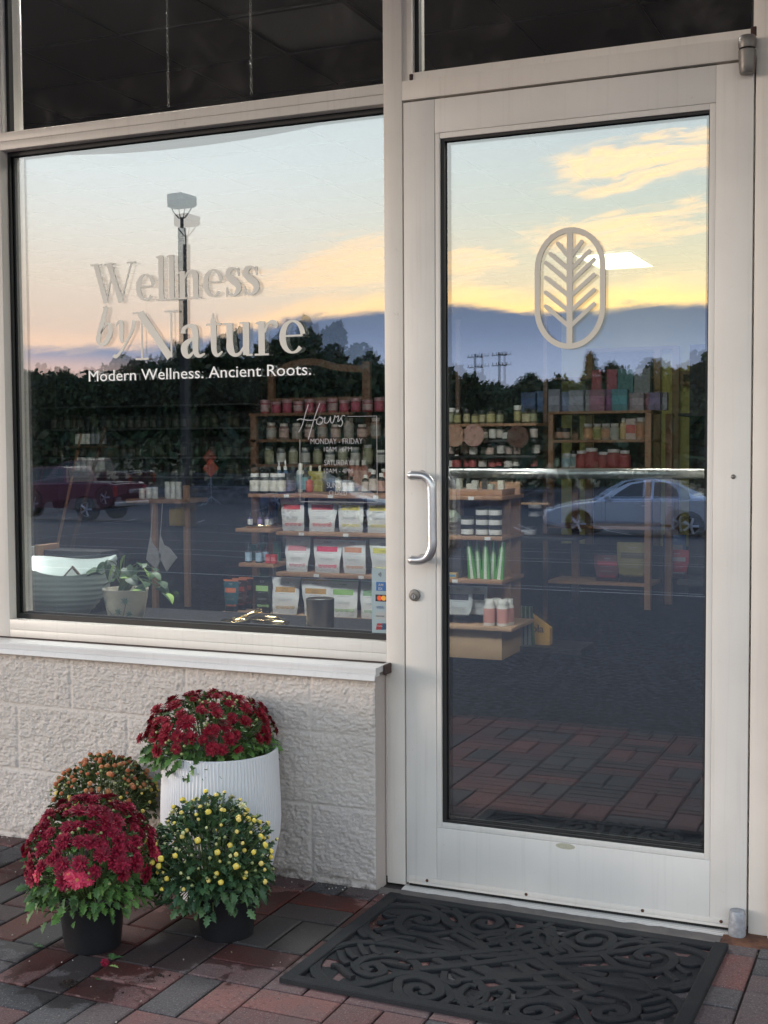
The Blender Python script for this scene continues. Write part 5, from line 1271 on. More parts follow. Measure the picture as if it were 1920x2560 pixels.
for k,(xx,yy,r,h,bo,la,ca) in enumerate(mx):
    p=at(*z6(xx,yy),GYF+.30); bottle((p.x,p.y,.931),r,h,bo,la,ca,wd_[k]+' standing behind the opening hours lettering','round',small=True,group='mixed bottles at the back of the top shelf')
# olive oil flasks
for k,xx in enumerate((985,1060)):
    p=at(*z6(xx,700),GYF+.34); b=MB(); b.box((-.032,-.032,0),(.032,.032,.13),0,(.28,.24,.03),.006); b.lathe([(.008,.13),(.008,.165)],10,0,(.6,.6,.5)); tag(b.build('oil_flask',M['attr'],None,loc=(p.x,p.y,.931)),('left','right')[k]+' square yellow green oil flask behind the opening hours lettering','bottle','yellow green oil flasks')
# wing shelf goods
p=at(*z6(570,1170),GYF+.12); b=MB(); b.lathe([(0,0),(.095,0),(.10,.006),(.105,.022),(.10,.022),(.095,.008),(0,.006)],40,cap=False,fn=lambda a,r,z:1+.02*math.sin(a*24)*(z>.01)); tag(b.build('brass_tray',M['brass'],None,smooth=True,loc=(-2.50,GYF+.12,.717)),'round brass tray with scalloped rim on the upper left wing shelf','tray')
for k,(xx,dy) in enumerate(((535,.08),(600,.10),(668,.08),(560,.16),(640,.17))):
    x=-2.56+.0+(xx-535)*.00090; bottle((x,GYF+dy,.724),.016,.085,(.06,.03,.14),(.30,.22,.42) if k%2 else (.65,.65,.62),blk,'small violet dropper bottle on the brass tray, number '+('one','two','three','four','five')[k]+' from the left front','drop',small=True,group='violet dropper bottles on the brass tray')
for k,(xx,dy) in enumerate(((468,.05),(555,.05),(610,.12))):
    p=at(*z6(xx,1440),GYF+dy); bottle((p.x,p.y,.504),.021,.115,(.02,.03,.05),(.35,.50,.62),blk,('left','middle','right')[k]+' dark dropper bottle with pale blue label on the middle left wing shelf','drop',group='dropper bottles with pale blue labels')
for k,(xx,h_,cc_,nm) in enumerate(((512,.10,(.04,.22,.24),'dark teal'),(590,.11,(.05,.30,.28),'teal'),(705,.12,(.10,.45,.36),'mint green'))):
    p=at(*z6(xx,1440),GYF+.2); cbox((p.x,GYF+.20,.504),.042,.03,h_,cc_,nm+' carton standing behind the dropper bottles on the wing shelf',group='cartons on the wing shelf')
for k,xx in enumerate((630,675)):
    p=at(*z6(xx,1450),GYF+.03); cbox((p.x,GYF+.04,.504),.034,.03,.055,(.50,.04,.05),('left','right')[k]+' small red carton at the front of the wing shelf',group='small red cartons',stripe=(.6,.2,.2))

# --- goods on the gondola behind the door glass
jc=[(205,2,.703),(290,3,.703),(365,3,.703)]
for k,(xx,n_,z0) in enumerate(jc):
    p=at(*z8(xx,310),GYF+.05)
    for j in range(n_):
        bottle((p.x,p.y,z0+.001+j*.0555),.037,.054,blk,(.62,.62,.58),blk,'squat black jar, '+('bottom','middle','top')[j if n_==3 else (0,2)[j]]+' of the '+('left','middle','right')[k]+' stack behind the door glass','jar',group='stacked squat black jars',cat='jar',name='jar')
p=at(*z8(110,300),GYF+.06)
t=thing('wire_basket','grey wire basket of folded cloths at the left edge of the door glass','basket',(p.x-.01,p.y+.02,.704))
b=MB()
for k in range(22):
    a=2*PI*k/22; b.tube([(.05*math.cos(a),.05*math.sin(a),0),(.062*math.cos(a),.062*math.sin(a),.10)],.0014,4,cap=False)
for z in (0,.025,.05,.075,.10): b.tube([((.05+.12*z)*math.cos(2*PI*k/20),(.05+.12*z)*math.sin(2*PI*k/20),z) for k in range(21)],.0015,4,cap=False)
b.build('wire_sides',M['galv'],t)
b=MB(); b.lathe([(0,.06),(.05,.075),(.055,.10),(.03,.135),(0,.15)],14,fn=lambda a,r,z:1+.22*math.sin(a*3+z*60)); tag(b.build('folded_cloth',mat('sage_cloth',(.30,.36,.28),.9,var=.2,vscale=40),None,loc=(p.x-.01,p.y+.02,.704)),'sage green cloth stuffed in the wire basket','cloth')
# green and white packets
for k in range(5):
    xx=235+k*38; p=at(*z8(xx,575),GYF+.05+.03*(k%2)); b=MB()
    for s_,cc_ in ((-.5,(.08,.30,.05)),(.0,(.62,.66,.58)),(.5,(.10,.34,.07))):
        b.prism([(s_*.030-.009,0),(s_*.030+.009,0),(s_*.012+.004,.215),(s_*.012-.004,.215)],-.012+abs(s_)*.002,.012,'y',0,cc_)
    o=b.build('herb_packet',M['attr'],None,loc=(p.x,p.y,.457)); o.rotation_euler=(0,(.5-k/4)*-.22,0)
    tag(o,'tapered green and white packet on the third shelf, '+('leftmost','second','third','fourth','rightmost')[k]+' of five behind the door','packet','tapered green and white packets')
p=at(*z8(120,560),GYF+.06); cbox((p.x,p.y+.04,.457),.10,.08,.17,(.025,.025,.03),'dark carton left of the green and white packets',stripe=(.05,.05,.06)); cbox((p.x,p.y-.02,.457),.07,.04,.03,(.55,.38,.15),'small tan carton with blue top in front of the dark one',stripe=(.1,.3,.5))
# crate on top (door side)
p=at(*z7(230,930),GYF+.1)
t=thing('wooden_crate','shallow wooden tray of small goods on top of the display shelf, behind the handle','tray',(-1.12,GYF+.17,.931))
bars('tray_sides',[((-.22,-.12,0),(.20,-.105,.035)),((-.22,.105,0),(.20,.12,.035)),((-.22,-.105,0),(-.205,.105,.035)),((.185,-.105,0),(.20,.105,.035)),((-.205,-.105,0),(.185,.105,.008))],M['wood'],t)
for k in range(8):
    x=-1.30+k*.048; cc_=[(.5,.5,.46),(.05,.05,.05),(.35,.36,.3),(.6,.58,.5)][k%4]
    cbox((x,GYF+.13+.04*(k%2),.945),.035,.03,.05+.02*(k%3),cc_,('white','black','olive','cream')[k%4]+' small carton in the wooden tray, '+ordn[k]+' from the left',group='small cartons in the wooden tray')

# --- second wooden unit deep behind the door
UY=6.13
def ux(px,py,Y=UY): return at(*z7(px,py),Y)
u=thing('open_shelf','open wooden shelf unit of tins and jars deep in the shop behind the door','shelf',(0,0,0))
XA,XB=ux(662,600).x,ux(1262,600).x; zt2=ux(900,432).z; z21=ux(900,598).z; z22=ux(900,762).z; z23=at(*z8(1000,268),UY).z; z24=at(*z8(1000,592),UY).z
for x in (XA,XB-.045):
    bars('post',[((x,UY,0 if x>XA else z22-.3),(x+.045,UY+.05,zt2-.022))],M['wood'],u); 
for x in (XA+.09,XB+.03): bars('post',[((x,UY+.38,0),(x+.05,UY+.43,zt2-.022))],M['wood'],u)
for z in (zt2,z21,z22,z23,z24): bars('shelf',[((XA+.002,UY+.001,z-.02),(XB-.002,UY+.40,z))],M['wood'],u)
def row(x0,x1,n_,z,Y,spec,group,labf,cat='bottle',jit=.01,name='bottle'):
    for k in range(n_):
        r,h,bo,la,ca,shp=spec(k); x=x0+(x1-x0)*(k+.5)/n_+random.uniform(-jit,jit)
        bottle((x,Y+random.uniform(-.02,.02),z+.001),r,h,bo,la,ca,labf(k),shp,group,cat,name=name,small=True)
# shelf 1: jars
S1=[(730,.04,.09,blk,(.45,.28,.20),blk,'jar','brown jar'),(768,.04,.09,blk,(.45,.28,.20),blk,'jar','brown jar'),(900,.038,.12,(.35,.22,.14),(.55,.30,.15),(.5,.5,.5),'wide','amber tin'),(953,.036,.12,(.40,.38,.2),(.30,.32,.12),(.5,.5,.5),'wide','olive tin'),(1003,.036,.12,(.35,.30,.25),(.52,.30,.18),(.5,.5,.5),'wide','orange tin'),(1052,.036,.12,(.4,.4,.38),(.38,.42,.38),(.55,.55,.5),'wide','grey tin'),(1102,.026,.16,(.6,.5,.3),(.55,.42,.2),(.6,.6,.55),'round','tall cream bottle'),(1205,.042,.16,(.45,.3,.2),(.55,.28,.16),(.6,.6,.58),'wide','large orange jar')]
for k,(xx,r,h,bo,la,ca,shp,nm) in enumerate(S1):
    p=ux(xx,585,UY+.12); bottle((p.x,p.y,z21+.001),r,h,bo,la,ca,nm+' on the upper shelf of the deep wooden unit, '+ordn[k]+' from the left',shp,'jars on the upper shelf of the deep unit','jar',name='jar',small=True)
p=ux(1148,585,UY+.12); cbox((p.x,p.y,z21+.001),.075,.05,.155,(.5,.42,.38),'pale carton with red foot between jars on the deep wooden unit',stripe=(.5,.12,.1))
S2=[(712,.03,.09,(.2,.25,.2),(.3,.4,.35),blk,'green jar'),(775,.038,.11,(.45,.5,.5),(.3,.45,.5),(.6,.65,.65),'pale blue tub'),(815,.03,.13,(.5,.5,.5),(.2,.3,.3),blk,'grey bottle'),(862,.045,.13,(.30,.07,.07),(.34,.08,.08),(.62,.62,.62),'red tub'),(920,.055,.15,(.30,.07,.07),(.34,.07,.08),(.62,.62,.62),'large red tub'),(987,.042,.12,(.30,.07,.07),(.34,.08,.08),(.62,.62,.62),'red tub'),(1046,.055,.14,(.30,.07,.07),(.32,.07,.08),(.62,.62,.62),'large red tub'),(1110,.045,.13,(.30,.07,.07),(.34,.08,.09),(.62,.62,.62),'red tub')]
for k,(xx,r,h,bo,la,ca,nm) in enumerate(S2):
    p=ux(xx,745,UY+.12); bottle((p.x,p.y,z22+.001),r,h,bo,la,ca,nm+' on the second shelf of the deep unit, '+ordn[k]+' from the left','wide','tubs on the second shelf of the deep unit','jar',name='tub',small=True)
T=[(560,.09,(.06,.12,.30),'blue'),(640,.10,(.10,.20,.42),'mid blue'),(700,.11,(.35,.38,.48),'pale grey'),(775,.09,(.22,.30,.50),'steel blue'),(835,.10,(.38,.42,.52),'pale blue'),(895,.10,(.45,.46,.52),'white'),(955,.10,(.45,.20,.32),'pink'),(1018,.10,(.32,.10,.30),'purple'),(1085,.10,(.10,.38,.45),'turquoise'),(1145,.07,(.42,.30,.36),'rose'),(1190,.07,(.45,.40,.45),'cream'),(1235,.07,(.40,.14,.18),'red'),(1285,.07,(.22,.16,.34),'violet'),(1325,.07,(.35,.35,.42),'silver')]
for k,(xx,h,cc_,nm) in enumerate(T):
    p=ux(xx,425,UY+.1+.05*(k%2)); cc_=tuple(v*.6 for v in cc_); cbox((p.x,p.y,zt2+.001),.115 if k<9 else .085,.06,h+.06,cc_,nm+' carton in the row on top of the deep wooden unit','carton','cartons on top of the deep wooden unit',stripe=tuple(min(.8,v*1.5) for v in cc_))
for k,(xx,cc_,nm) in enumerate(((970,(.35,.05,.07),'dark red'),(1025,(.38,.06,.10),'crimson'),(1118,(.03,.16,.16),'dark teal'),(1215,(.16,.18,.18),'grey'))):
    p=ux(xx,325,UY+.3); cbox((p.x,p.y,zt2+.10),.12,.06,.22,cc_,nm+' tall carton at the rear on top of the deep wooden unit','carton','tall cartons at the rear of the deep unit')
pz=at(*z8(1155,580),UY+.08); pouch((pz.x,pz.y,z24+.001),.235,.30,(.10,.08,.05),'olive yellow sack with dark lettering low on the deep wooden unit',0,None,None,(.24,.21,.08),icons=(.35,.3,.1)); 
pz=at(*z8(1010,580),UY+.10); pouch((pz.x,pz.y,z24+.001),.20,.20,(.40,.03,.06),'red and white bag left of the olive sack on the deep wooden unit',0,None,None,(.16,.06,.08))
for k,(xx,cc_,nm) in enumerate(((1410,(.35,.03,.05),'red'),(1395,(.05,.12,.30),'blue'))):
    pz=at(*z8(xx,570),UY+.5+.2*k); pouch((pz.x,pz.y,z24+.02*k),.18,.22+.08*k,(.3,.3,.35),nm+' bag on the far right low shelf, dim behind the wooden posts',0,None,None,cc_)
b=MB(); b.box((XB+.12,UY+.4,z24-.04),(XB+1.3,UY+.9,z24-.001)); b.box((XB+.12,UY+.88,0),(XB+1.3,UY+.9,2.0)); b.box((XB+.12,UY+.4,1.43),(XB+1.3,UY+.88,1.45)); o=b.build('dark_shelving',M['dark']); tag(o,'dark shelving unit at the far right behind the door glass','shelf')
# picture window frame on the yellow wall
def q9(x,y,Y=YBK-.06): return at(960+x*.5787,500+y*.5787,Y)
a,c=q9(900,640),q9(1270,810)
t=thing('doorway_frame','pale wooden doorway frame on the yellow back wall','door frame',(0,0,0))
for x0,x1 in ((q9(870,700).x,q9(900,700).x),(q9(1165,700).x,q9(1195,700).x),(q9(1245,700).x,q9(1275,700).x)): bars('upright',[((x0,YBK-.06,0),(x1,YBK,q9(1200,632).z))],M['wood2'],t)
bars('lintel',[((q9(870,700).x,YBK-.058,q9(1200,648).z),(q9(1275,700).x,YBK,q9(1200,632).z+.004))],M['wood2'],t)
bars('dark_opening',[((q9(905,700).x,YBK-.03,0),(q9(1163,700).x,YBK-.002,q9(1200,650).z))],M['dark'],t)
bars('shelf_line',[((q9(700,700).x,YBK-.4,q9(900,770).z-.03),(q9(1165,700).x,YBK-.07,q9(900,770).z))],M['wood2'],t)
t=thing('picture','yellow framed picture on the yellow wall, far right behind the door','picture',(0,0,0))
x0,x1,z0,z1=q9(1278,800,YBK-.02).x,q9(1345,800,YBK-.02).x,q9(1300,800).z,q9(1300,738).z
bars('frame',[((x0,YBK-.03,z0),(x1,YBK-.001,z0+.04)),((x0,YBK-.03,z1-.04),(x1,YBK-.001,z1)),((x0,YBK-.03,z0+.04),(x0+.04,YBK-.001,z1-.04)),((x1-.04,YBK-.03,z0+.04),(x1,YBK-.001,z1-.04))],M['wood2'],t)
bars('canvas',[((x0+.04,YBK-.015,z0+.04),(x1-.04,YBK-.002,z1-.04))],M['darkwood'],t)

# --- left cluster behind the door handle side: shelves of bottles
BY=5.0
t=thing('bottle_rack','dark stepped bottle rack behind the left part of the door glass','shelf',(0,0,0))
xa,xb_=at(*z7(60,600),BY).x,at(*z7(600,600),BY).x
rows=[(505,'pale yellow'),(600,'white'),(690,'pinkish'),(765,'white banded')]
pal=[[(.40,.38,.18),(.45,.42,.26),(.30,.32,.2)],[(.62,.62,.58),(.55,.5,.45)],[(.60,.45,.40),(.66,.64,.6)],[(.64,.62,.58),(.4,.1,.1)]]
for j,(yy,nm) in enumerate(rows):
    z=at(*z7(300,yy),BY).z; bars('shelf',[((xa,BY-.02*0,z-.018),(xb_,BY+.25,z))],M['wood'] if j==0 else M['black'],t)
    n_=11
    for k in range(n_):
        if random.random()<.12: continue
        x=xa+(xb_-xa)*(k+.5)/n_+random.uniform(-.012,.012); la=random.choice(pal[j]); 
        bottle((x,BY+.06+random.uniform(-.02,.04),z+.001),random.uniform(.022,.034),random.uniform(.075,.125),blk if j else (.12,.11,.06),la,blk if random.random()<.6 else wht,ordn[k]+' bottle from the left, '+nm+' label, on the '+('top','second','third','lowest')[j]+' tier of the dark rack','round' if k%2 else 'jar','bottles on the rack behind the door',small=True)
for x in (xa,xb_-.03): bars('rack_post',[((x,BY+.26,0),(x+.03,BY+.29,2.1))],M['darkwood'],t)
for k,(xx,yy,cc_) in enumerate(((130,575,(.40,.24,.17)),(240,572,(.42,.26,.22)),(495,580,(.10,.05,.04)))):
    p=at(*z7(xx,yy),BY-.06); b=MB(); b.lathe([(0,0),(.075,0),(.075,.006),(0,.006)],32,M=Matrix.Rotation(R(90),4,'X')); tag(b.build('round_fan',mat('fan_%d'%k,cc_,.8),None,loc=p),('brown','pinkish','dark brown')[k]+' round woven fan hung before the bottle rack','fan','round woven fans')
# low dark jars right of the stacks
t=thing('low_rack','low dark slatted rack with white labelled tubs behind the jar stacks','shelf',(0,0,0))
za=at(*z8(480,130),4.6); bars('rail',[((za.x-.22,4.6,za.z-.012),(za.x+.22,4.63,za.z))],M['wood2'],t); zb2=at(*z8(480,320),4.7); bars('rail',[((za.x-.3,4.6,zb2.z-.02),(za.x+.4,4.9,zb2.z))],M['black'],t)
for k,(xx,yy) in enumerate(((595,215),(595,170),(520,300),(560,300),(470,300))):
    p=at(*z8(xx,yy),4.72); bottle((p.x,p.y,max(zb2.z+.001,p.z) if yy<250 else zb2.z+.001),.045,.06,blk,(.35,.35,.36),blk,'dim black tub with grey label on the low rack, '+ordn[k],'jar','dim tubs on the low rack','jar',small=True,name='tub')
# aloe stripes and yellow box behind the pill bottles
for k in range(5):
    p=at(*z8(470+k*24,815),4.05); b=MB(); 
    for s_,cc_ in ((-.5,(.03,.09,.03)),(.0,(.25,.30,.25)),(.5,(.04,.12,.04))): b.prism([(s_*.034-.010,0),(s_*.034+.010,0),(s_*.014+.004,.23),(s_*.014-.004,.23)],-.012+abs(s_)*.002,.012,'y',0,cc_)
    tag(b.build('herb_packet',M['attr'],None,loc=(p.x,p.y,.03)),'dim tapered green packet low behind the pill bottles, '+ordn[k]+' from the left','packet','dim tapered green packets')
b=MB(); b.box((-1.05,3.98,.0),(-.55,4.3,.03)); tag(b.build('floor_riser',M['black']),'low dark riser on the floor behind the display shelf end','riser')
p=at(*z8(615,775),4.1); b=MB(); b.prism([(-.075,0),(.075,0),(.075,.10),(-.06,.19),(-.075,.19)],-.03,.03,'y',0,(.62,.36,.08)); o=b.build('yellow_carton',M['attr'],None,loc=(p.x,4.1,.031)); tag(o,'yellow slant topped carton with dark writing, low at the centre of the door glass','carton')
text('ola',-.035,.075,.045,-.032,M['ink'],'carton_lettering',o,bold=.02)

# --- arched wooden shelf behind the window lettering
AY=5.0
t=thing('arched_shelf','wooden shelf with arched header behind the right half of the shop window','shelf',(0,0,0))
def ax(p,Y=AY): return at(*p,Y)
xL,xR=ax(z6(505,500)).x,ax(z3(1505,600)).x
for x,y0 in ((xL,0),(ax(z6(655,100)).x,.0)): pass
zz=[ax(z6(800,240)).z,ax(z6(800,458)).z,ax(z6(800,667)).z]
bars('post',[((xL-.02,AY,0),(xL+.025,AY+.04,zz[0]-.02))],M['wood_shaded'],t); bars('post',[((xR-.03,AY+.3,0),(xR+.03,AY+.34,ax(z3(1505,528),AY+.3).z))],M['wood_shaded'],t)
xl2=ax(z3(1168,620),AY+.3).x; bars('post',[((xl2-.025,AY+.3,zz[0]),(xl2+.025,AY+.34,ax(z3(1168,580),AY+.3).z))],M['wood_shaded'],t)
b=MB(); zq=ax(z3(1168,575),AY+.3).z
b.strip(cr([(xl2,zq-.03,.05),(xl2+.15,zq+.05,.05),(xl2+.35,zq+.075,.05),(xl2+.55,zq+.03,.05),(xl2+.75,zq+.01,.05),(xR,zq+.02,.05)],6),AY+.305,AY+.335); b.build('arched_header',M['wood_shaded'],t)
bars('cross_bar',[((xl2,AY+.305,zq-.22),(xR,AY+.335,zq-.19))],M['wood_shaded'],t)
for z in zz: bars('shelf',[((xL-.03,AY,z-.02),(xR if z==zz[0] else ax(z6(1280,500)).x,AY+.28,z))],M['wood_shaded'],t)
for k in range(13):
    x=xL+.05+k*.092; h=.085 if k%2 else .10
    bottle((x,AY+.10,zz[0]+.001),.036,h,(.28,.04,.06),(.32,.06,.10) if k%3 else (.36,.26,.26),(.32,.18,.2),'red candle glass in the row on the arched shelf top, '+ordn[k]+' from the left','jar','red candle glasses on the arched shelf','candle',name='candle_glass',small=True)
for k in range(11):
    x=xL+.09+k*.105; cc_=[(.25,.16,.12),(.22,.11,.11),(.3,.26,.22),(.16,.08,.07)][k%4]
    bottle((x,AY+.12,zz[1]+.001),.036,random.uniform(.10,.15),cc_,(.45,.32,.28) if k%2 else (.3,.28,.25),(.45,.4,.36),('amber','rose','cream','brown')[k%4]+' jar, middle tier of the arched shelf, '+ordn[k]+' from the left','wide','jars on the middle tier of the arched shelf','jar',name='jar',small=True)
for k in range(11):
    x=xL+.07+k*.10; cc_=[(.20,.22,.12),(.10,.10,.12),(.45,.44,.38),(.14,.18,.2)][k%4]
    bottle((x,AY+.12,zz[2]+.001),.034,random.uniform(.10,.14),cc_,[(.3,.3,.2),(.5,.5,.46)][k%2],(.35,.36,.34) if k%3 else wht,('olive','black','cream','slate')[k%4]+' bottle, lowest tier of the arched shelf, '+ordn[k]+' from the left','wide','bottles on the lowest tier of the arched shelf','bottle',small=True)
for k,xx in enumerate((1330,1370,1425,1350,1480,1590)):
    p=at(*z6(xx,610 if k!=3 else 660),AY-.2); 
    bottle((p.x,p.y,.931+.0),.03,.19 if k<3 else .13,(.30,.10,.07),(.48,.30,.25),(.6,.58,.55),'pinkish bottle behind the opening hours lettering, '+ordn[k]+' of a loose group','round','pinkish bottles behind the opening hours',small=True)
b=MB(); b.box((-2.30,AY-.28,.91),(-1.35,AY-.04,.930)); b.box((-2.28,AY-.26,0),(-2.24,AY-.06,.91)); b.box((-1.40,AY-.26,0),(-1.36,AY-.06,.91)); tag(b.build('side_table',M['wood']),'plain wooden side table carrying pinkish bottles behind the display shelf','table')

# --- left: long dark shelves, ladder shelf, table
LY=8.2
def num(n): return (ordn+['fifteenth','sixteenth','seventeenth','eighteenth','nineteenth','twentieth','twenty-first','twenty-second','twenty-third','twenty-fourth','twenty-fifth','twenty-sixth'])[n-1]
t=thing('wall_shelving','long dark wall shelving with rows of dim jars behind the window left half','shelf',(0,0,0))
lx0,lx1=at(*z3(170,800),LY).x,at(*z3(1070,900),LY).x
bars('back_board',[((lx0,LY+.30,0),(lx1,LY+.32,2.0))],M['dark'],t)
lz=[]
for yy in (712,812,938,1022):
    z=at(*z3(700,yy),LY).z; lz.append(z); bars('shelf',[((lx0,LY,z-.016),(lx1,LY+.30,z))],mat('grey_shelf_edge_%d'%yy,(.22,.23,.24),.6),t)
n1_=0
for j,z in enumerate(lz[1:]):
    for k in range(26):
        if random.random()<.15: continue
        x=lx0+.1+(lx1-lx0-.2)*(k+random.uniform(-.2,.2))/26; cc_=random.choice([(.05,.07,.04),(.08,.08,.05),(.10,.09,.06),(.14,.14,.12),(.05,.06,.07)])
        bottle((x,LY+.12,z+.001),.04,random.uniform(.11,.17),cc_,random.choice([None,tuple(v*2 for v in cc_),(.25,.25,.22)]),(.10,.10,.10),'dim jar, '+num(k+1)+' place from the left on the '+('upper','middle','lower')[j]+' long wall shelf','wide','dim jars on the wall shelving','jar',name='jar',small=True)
# ladder shelf
ly=5.2
t=thing('ladder_shelf','leaning brown ladder shelf with white labelled bottles, left behind the window','shelf',(0,0,0))
p0,p1=at(*z3(455,810),ly),at(*z3(405,990),ly); q0,q1_=at(*z3(345,870),ly+.0),at(*z3(320,985),ly)
b=MB(); d_=(p1-p0); b.tube([p0,p0+d_*3.],.016,6); b.build('rail',M['darkwood'],t); b=MB(); d2=(q1_-q0); b.tube([q0-d2*.3,q0+d2*4.],.012,6); b.build('rail',M['wood'],t)
zl1=at(*z3(400,890),ly).z; zl2=at(*z3(400,812),ly).z; zl3=at(*z3(360,1000),ly).z
xla,xlb=at(*z3(315,890),ly).x,at(*z3(465,890),ly).x
for z in (zl1,zl3): bars('shelf',[((xla,ly-.05,z-.015),(xlb,ly+.15,z))],M['darkwood'],t)
for k in range(6):
    x=xla+.04+k*(xlb-xla-.05)/6; bottle((x,ly+.02,zl1+.001),.026,.155,blk,(.66,.66,.60) if k<3 else (.22,.23,.25),blk,('white' if k<3 else 'grey')+' labelled bottle on the upper rung of the ladder shelf, '+ordn[k]+' from the left','round','bottles on the ladder shelf')
for k in range(5):
    x=xla+.03+k*(xlb-xla-.05)/5; bottle((x,ly+.02,zl3+.001),.03,.11,(.3,.3,.28),(.42,.42,.38),wht,'dim pale bottle on the lower rung of the ladder shelf, '+ordn[k]+' from the left','wide','pale bottles on the lower rung',small=True)
# table with white jars
ty=4.95
t=thing('plant_table','tall narrow wooden table with white jars left of the window centre','table',(0,0,0))
xta,xtb=at(*z5(1075,500),ty).x,at(*z5(1500,500),ty).x; ztb=at(*z5(1300,490),ty).z
bars('table_top',[((xta,ty-.05,ztb-.03),(xtb+.02,ty+.35,ztb))],M['wood'],t)
xpa=at(*z5(1297,900),ty).x; xpb=at(*z5(1558,900),ty+.15).x
bars('leg',[((xpa-.02,ty-.04,0),(xpa+.02,ty+.0,ztb-.031))],M['wood'],t); bars('leg',[((xpb-.02,ty+.12,0),(xpb+.02,ty+.16,ztb+.1))],M['wood'],t)
bars('leg',[((xta+.02,ty+.28,0),(xta+.06,ty+.32,ztb-.031))],M['darkwood'],t)
for k,(xx,h) in enumerate(((1180,.075),(1235,.085),(1285,.085),(1392,.13),(1435,.13),(1480,.13))):
    p=at(*z5(xx,470),ty+.04); bottle((p.x,p.y,ztb+.001),.024,h,(.62,.64,.60),None,(.6,.62,.58),('short' if k<3 else 'tall')+' white jar on the narrow wooden table, '+ordn[k]+' from the left','jar','white jars on the narrow table','jar',name='jar')
p=at(*z5(1520,600),ty-.0); cbox((xpb-.03,ty+.05,ztb-.17-.03),.10,.06,.14,(.30,.20,.03),'mustard yellow bag hanging by the right leg of the narrow table','bag',name='hanging_bag')
# hanging pale cloths
for k,(pts_,lab) in enumerate((([(1250,800),(1215,990),(1300,1070),(1345,960),(1265,860)],'pale grey cloth hanging from the narrow table, left one'),([(1330,790),(1320,960),(1385,1090),(1470,975),(1400,890),(1360,870)],'pale grey cloth hanging from the narrow table, right larger one'))):
    P3=[at(*z5(a,c),ty-.06) for a,c in pts_]; b=MB(); b.prism([(p.x,p.z) for p in P3],ty-.068,ty-.055,'y'); b.tube([P3[0],Vector((P3[0].x+.01,ty-.04,ztb-.03))],.003,5)
    tag(b.build('hanging_cloth',mat('pale_cloth_%d'%k,(.42,.42,.42),.9,var=.3,vscale=30,bump=.6,bscale=30)),lab,'cloth','pale cloths hanging from the narrow table')

# ================================================================== OUTSIDE, SEEN IN THE GLASS
# parking-lot lamp
lp=atm(455,900,28); lx=lp.x; lz_=gz(-28)
t=thing('parking_lamp','tall dark parking lot lamp post with a box head mirrored in the window','lamp post',(lx,-28,lz_-.012))
ztl=atm(452,478,28).z-lz_
b=MB(); b.lathe([(0,0),(.3,0),(.3,.7),(0,.7)],20); b.build('concrete_base',M['conc'],t,auto=40)
b=MB(); b.box((-.09,-.09,.7),(.09,.09,ztl-1.0),bev=.01); b.build('pole',M['pole'],t)
zh=ztl-.0
b=MB(); b.prism([(-.34,0),(.26,0),(.36,.06),(.36,.30),(.10,.38),(-.34,.36)],-.22,.22,'y',M=Matrix.Translation((0,0,zh-.42))); b.build('lamp_head',M['pole'],t)
b=MB()
for sx_ in (-1,1):
    b.tube([(sx_*.32,0,zh-.42),(sx_*.30,0,zh-.5),(sx_*.10,0,zh-.72),(0,0,zh-.74)],.018,6); b.tube([(sx_*.10,0,zh-.44),(sx_*.05,0,zh-.72)],.014,6)
b.tube([(0,0,zh-1.02),(0,0,zh-.70)],.05,8); b.build('yoke_bracket',M['pole'],t)
# road sign
p=atm(524,1170,46); t=thing('road_sign','orange diamond road work sign on a stand mirrored in the window','road sign',(p.x,-46,gz(-46)-.012))
hz_=p.z-gz(-46); b=MB(); s_=.42; b.prism([(0,-s_),(s_,0),(0,s_),(-s_,0)],-.006,.006,'y',M=Matrix.Translation((0,0,hz_))); b.build('sign_board',M['orange'],t)
b=MB(); b.tube([(0,-.02,.1),(0,-.02,hz_)],.02,6); b.tube([(-.5,-.02,0),(0,-.02,.35),(.5,-.02,0)],.02,6); b.tube([(0,-.5,0),(0,-.02,.35),(0,.5,0)],.02,6); b.build('sign_stand',M['galv'],t)
# utility poles
for px,py,lab in ((1187,885,'far utility pole with cross arms mirrored in the door, left one'),(1248,880,'far utility pole with cross arms mirrored in the door, right one')):
    p=atm(px,py,92); t=thing('utility_pole',lab,'utility pole',(p.x,-92,-1.9),0,'utility poles beyond the trees'); h=p.z+1.9
    b=MB(); b.tube([(0,0,0),(0,0,h)],[.16,.10],8); b.build('pole',M['bark'],t)
    for k,z in enumerate((h-.3,h-1.1)): b=MB(); b.box((-.62,-.06,z),(.62,.06,z+.1)); [b.tube([(x,0,z+.1),(x,0,z+.28)],.04,6) for x in (-.55,-.25,.25,.55)]; b.build('cross_arm',M['bark'],t)
# stone wall beyond the lot
t=thing('stone_wall','low rough grey stone retaining wall beyond the parking lot','wall',(0,-46.5,-1.35))
b=MB(); nn=260
for j in range(7):
    for i in range(nn+1):
        x=-58+i*.30; z=j*.13; b.v.append((x,.12*noise.noise(Vector((x*1.3,z*5,1)))+.05*noise.noise(Vector((x*4,z*9,2))),z+(.12*noise.noise(Vector((x*.7,0,5))) if j==6 else 0)))
for j in range(6):
    for i in range(nn): b.face([j*(nn+1)+i,j*(nn+1)+i+1,(j+1)*(nn+1)+i+1,(j+1)*(nn+1)+i])
b.v+=[(-58,-.6,.72),(-58+nn*.3,-.6,.72)]; k0=len(b.v); b.face([6*(nn+1)+i for i in range(nn+1)]+[k0-1,k0-2])
b.build('stone_face',M['stone'],t)
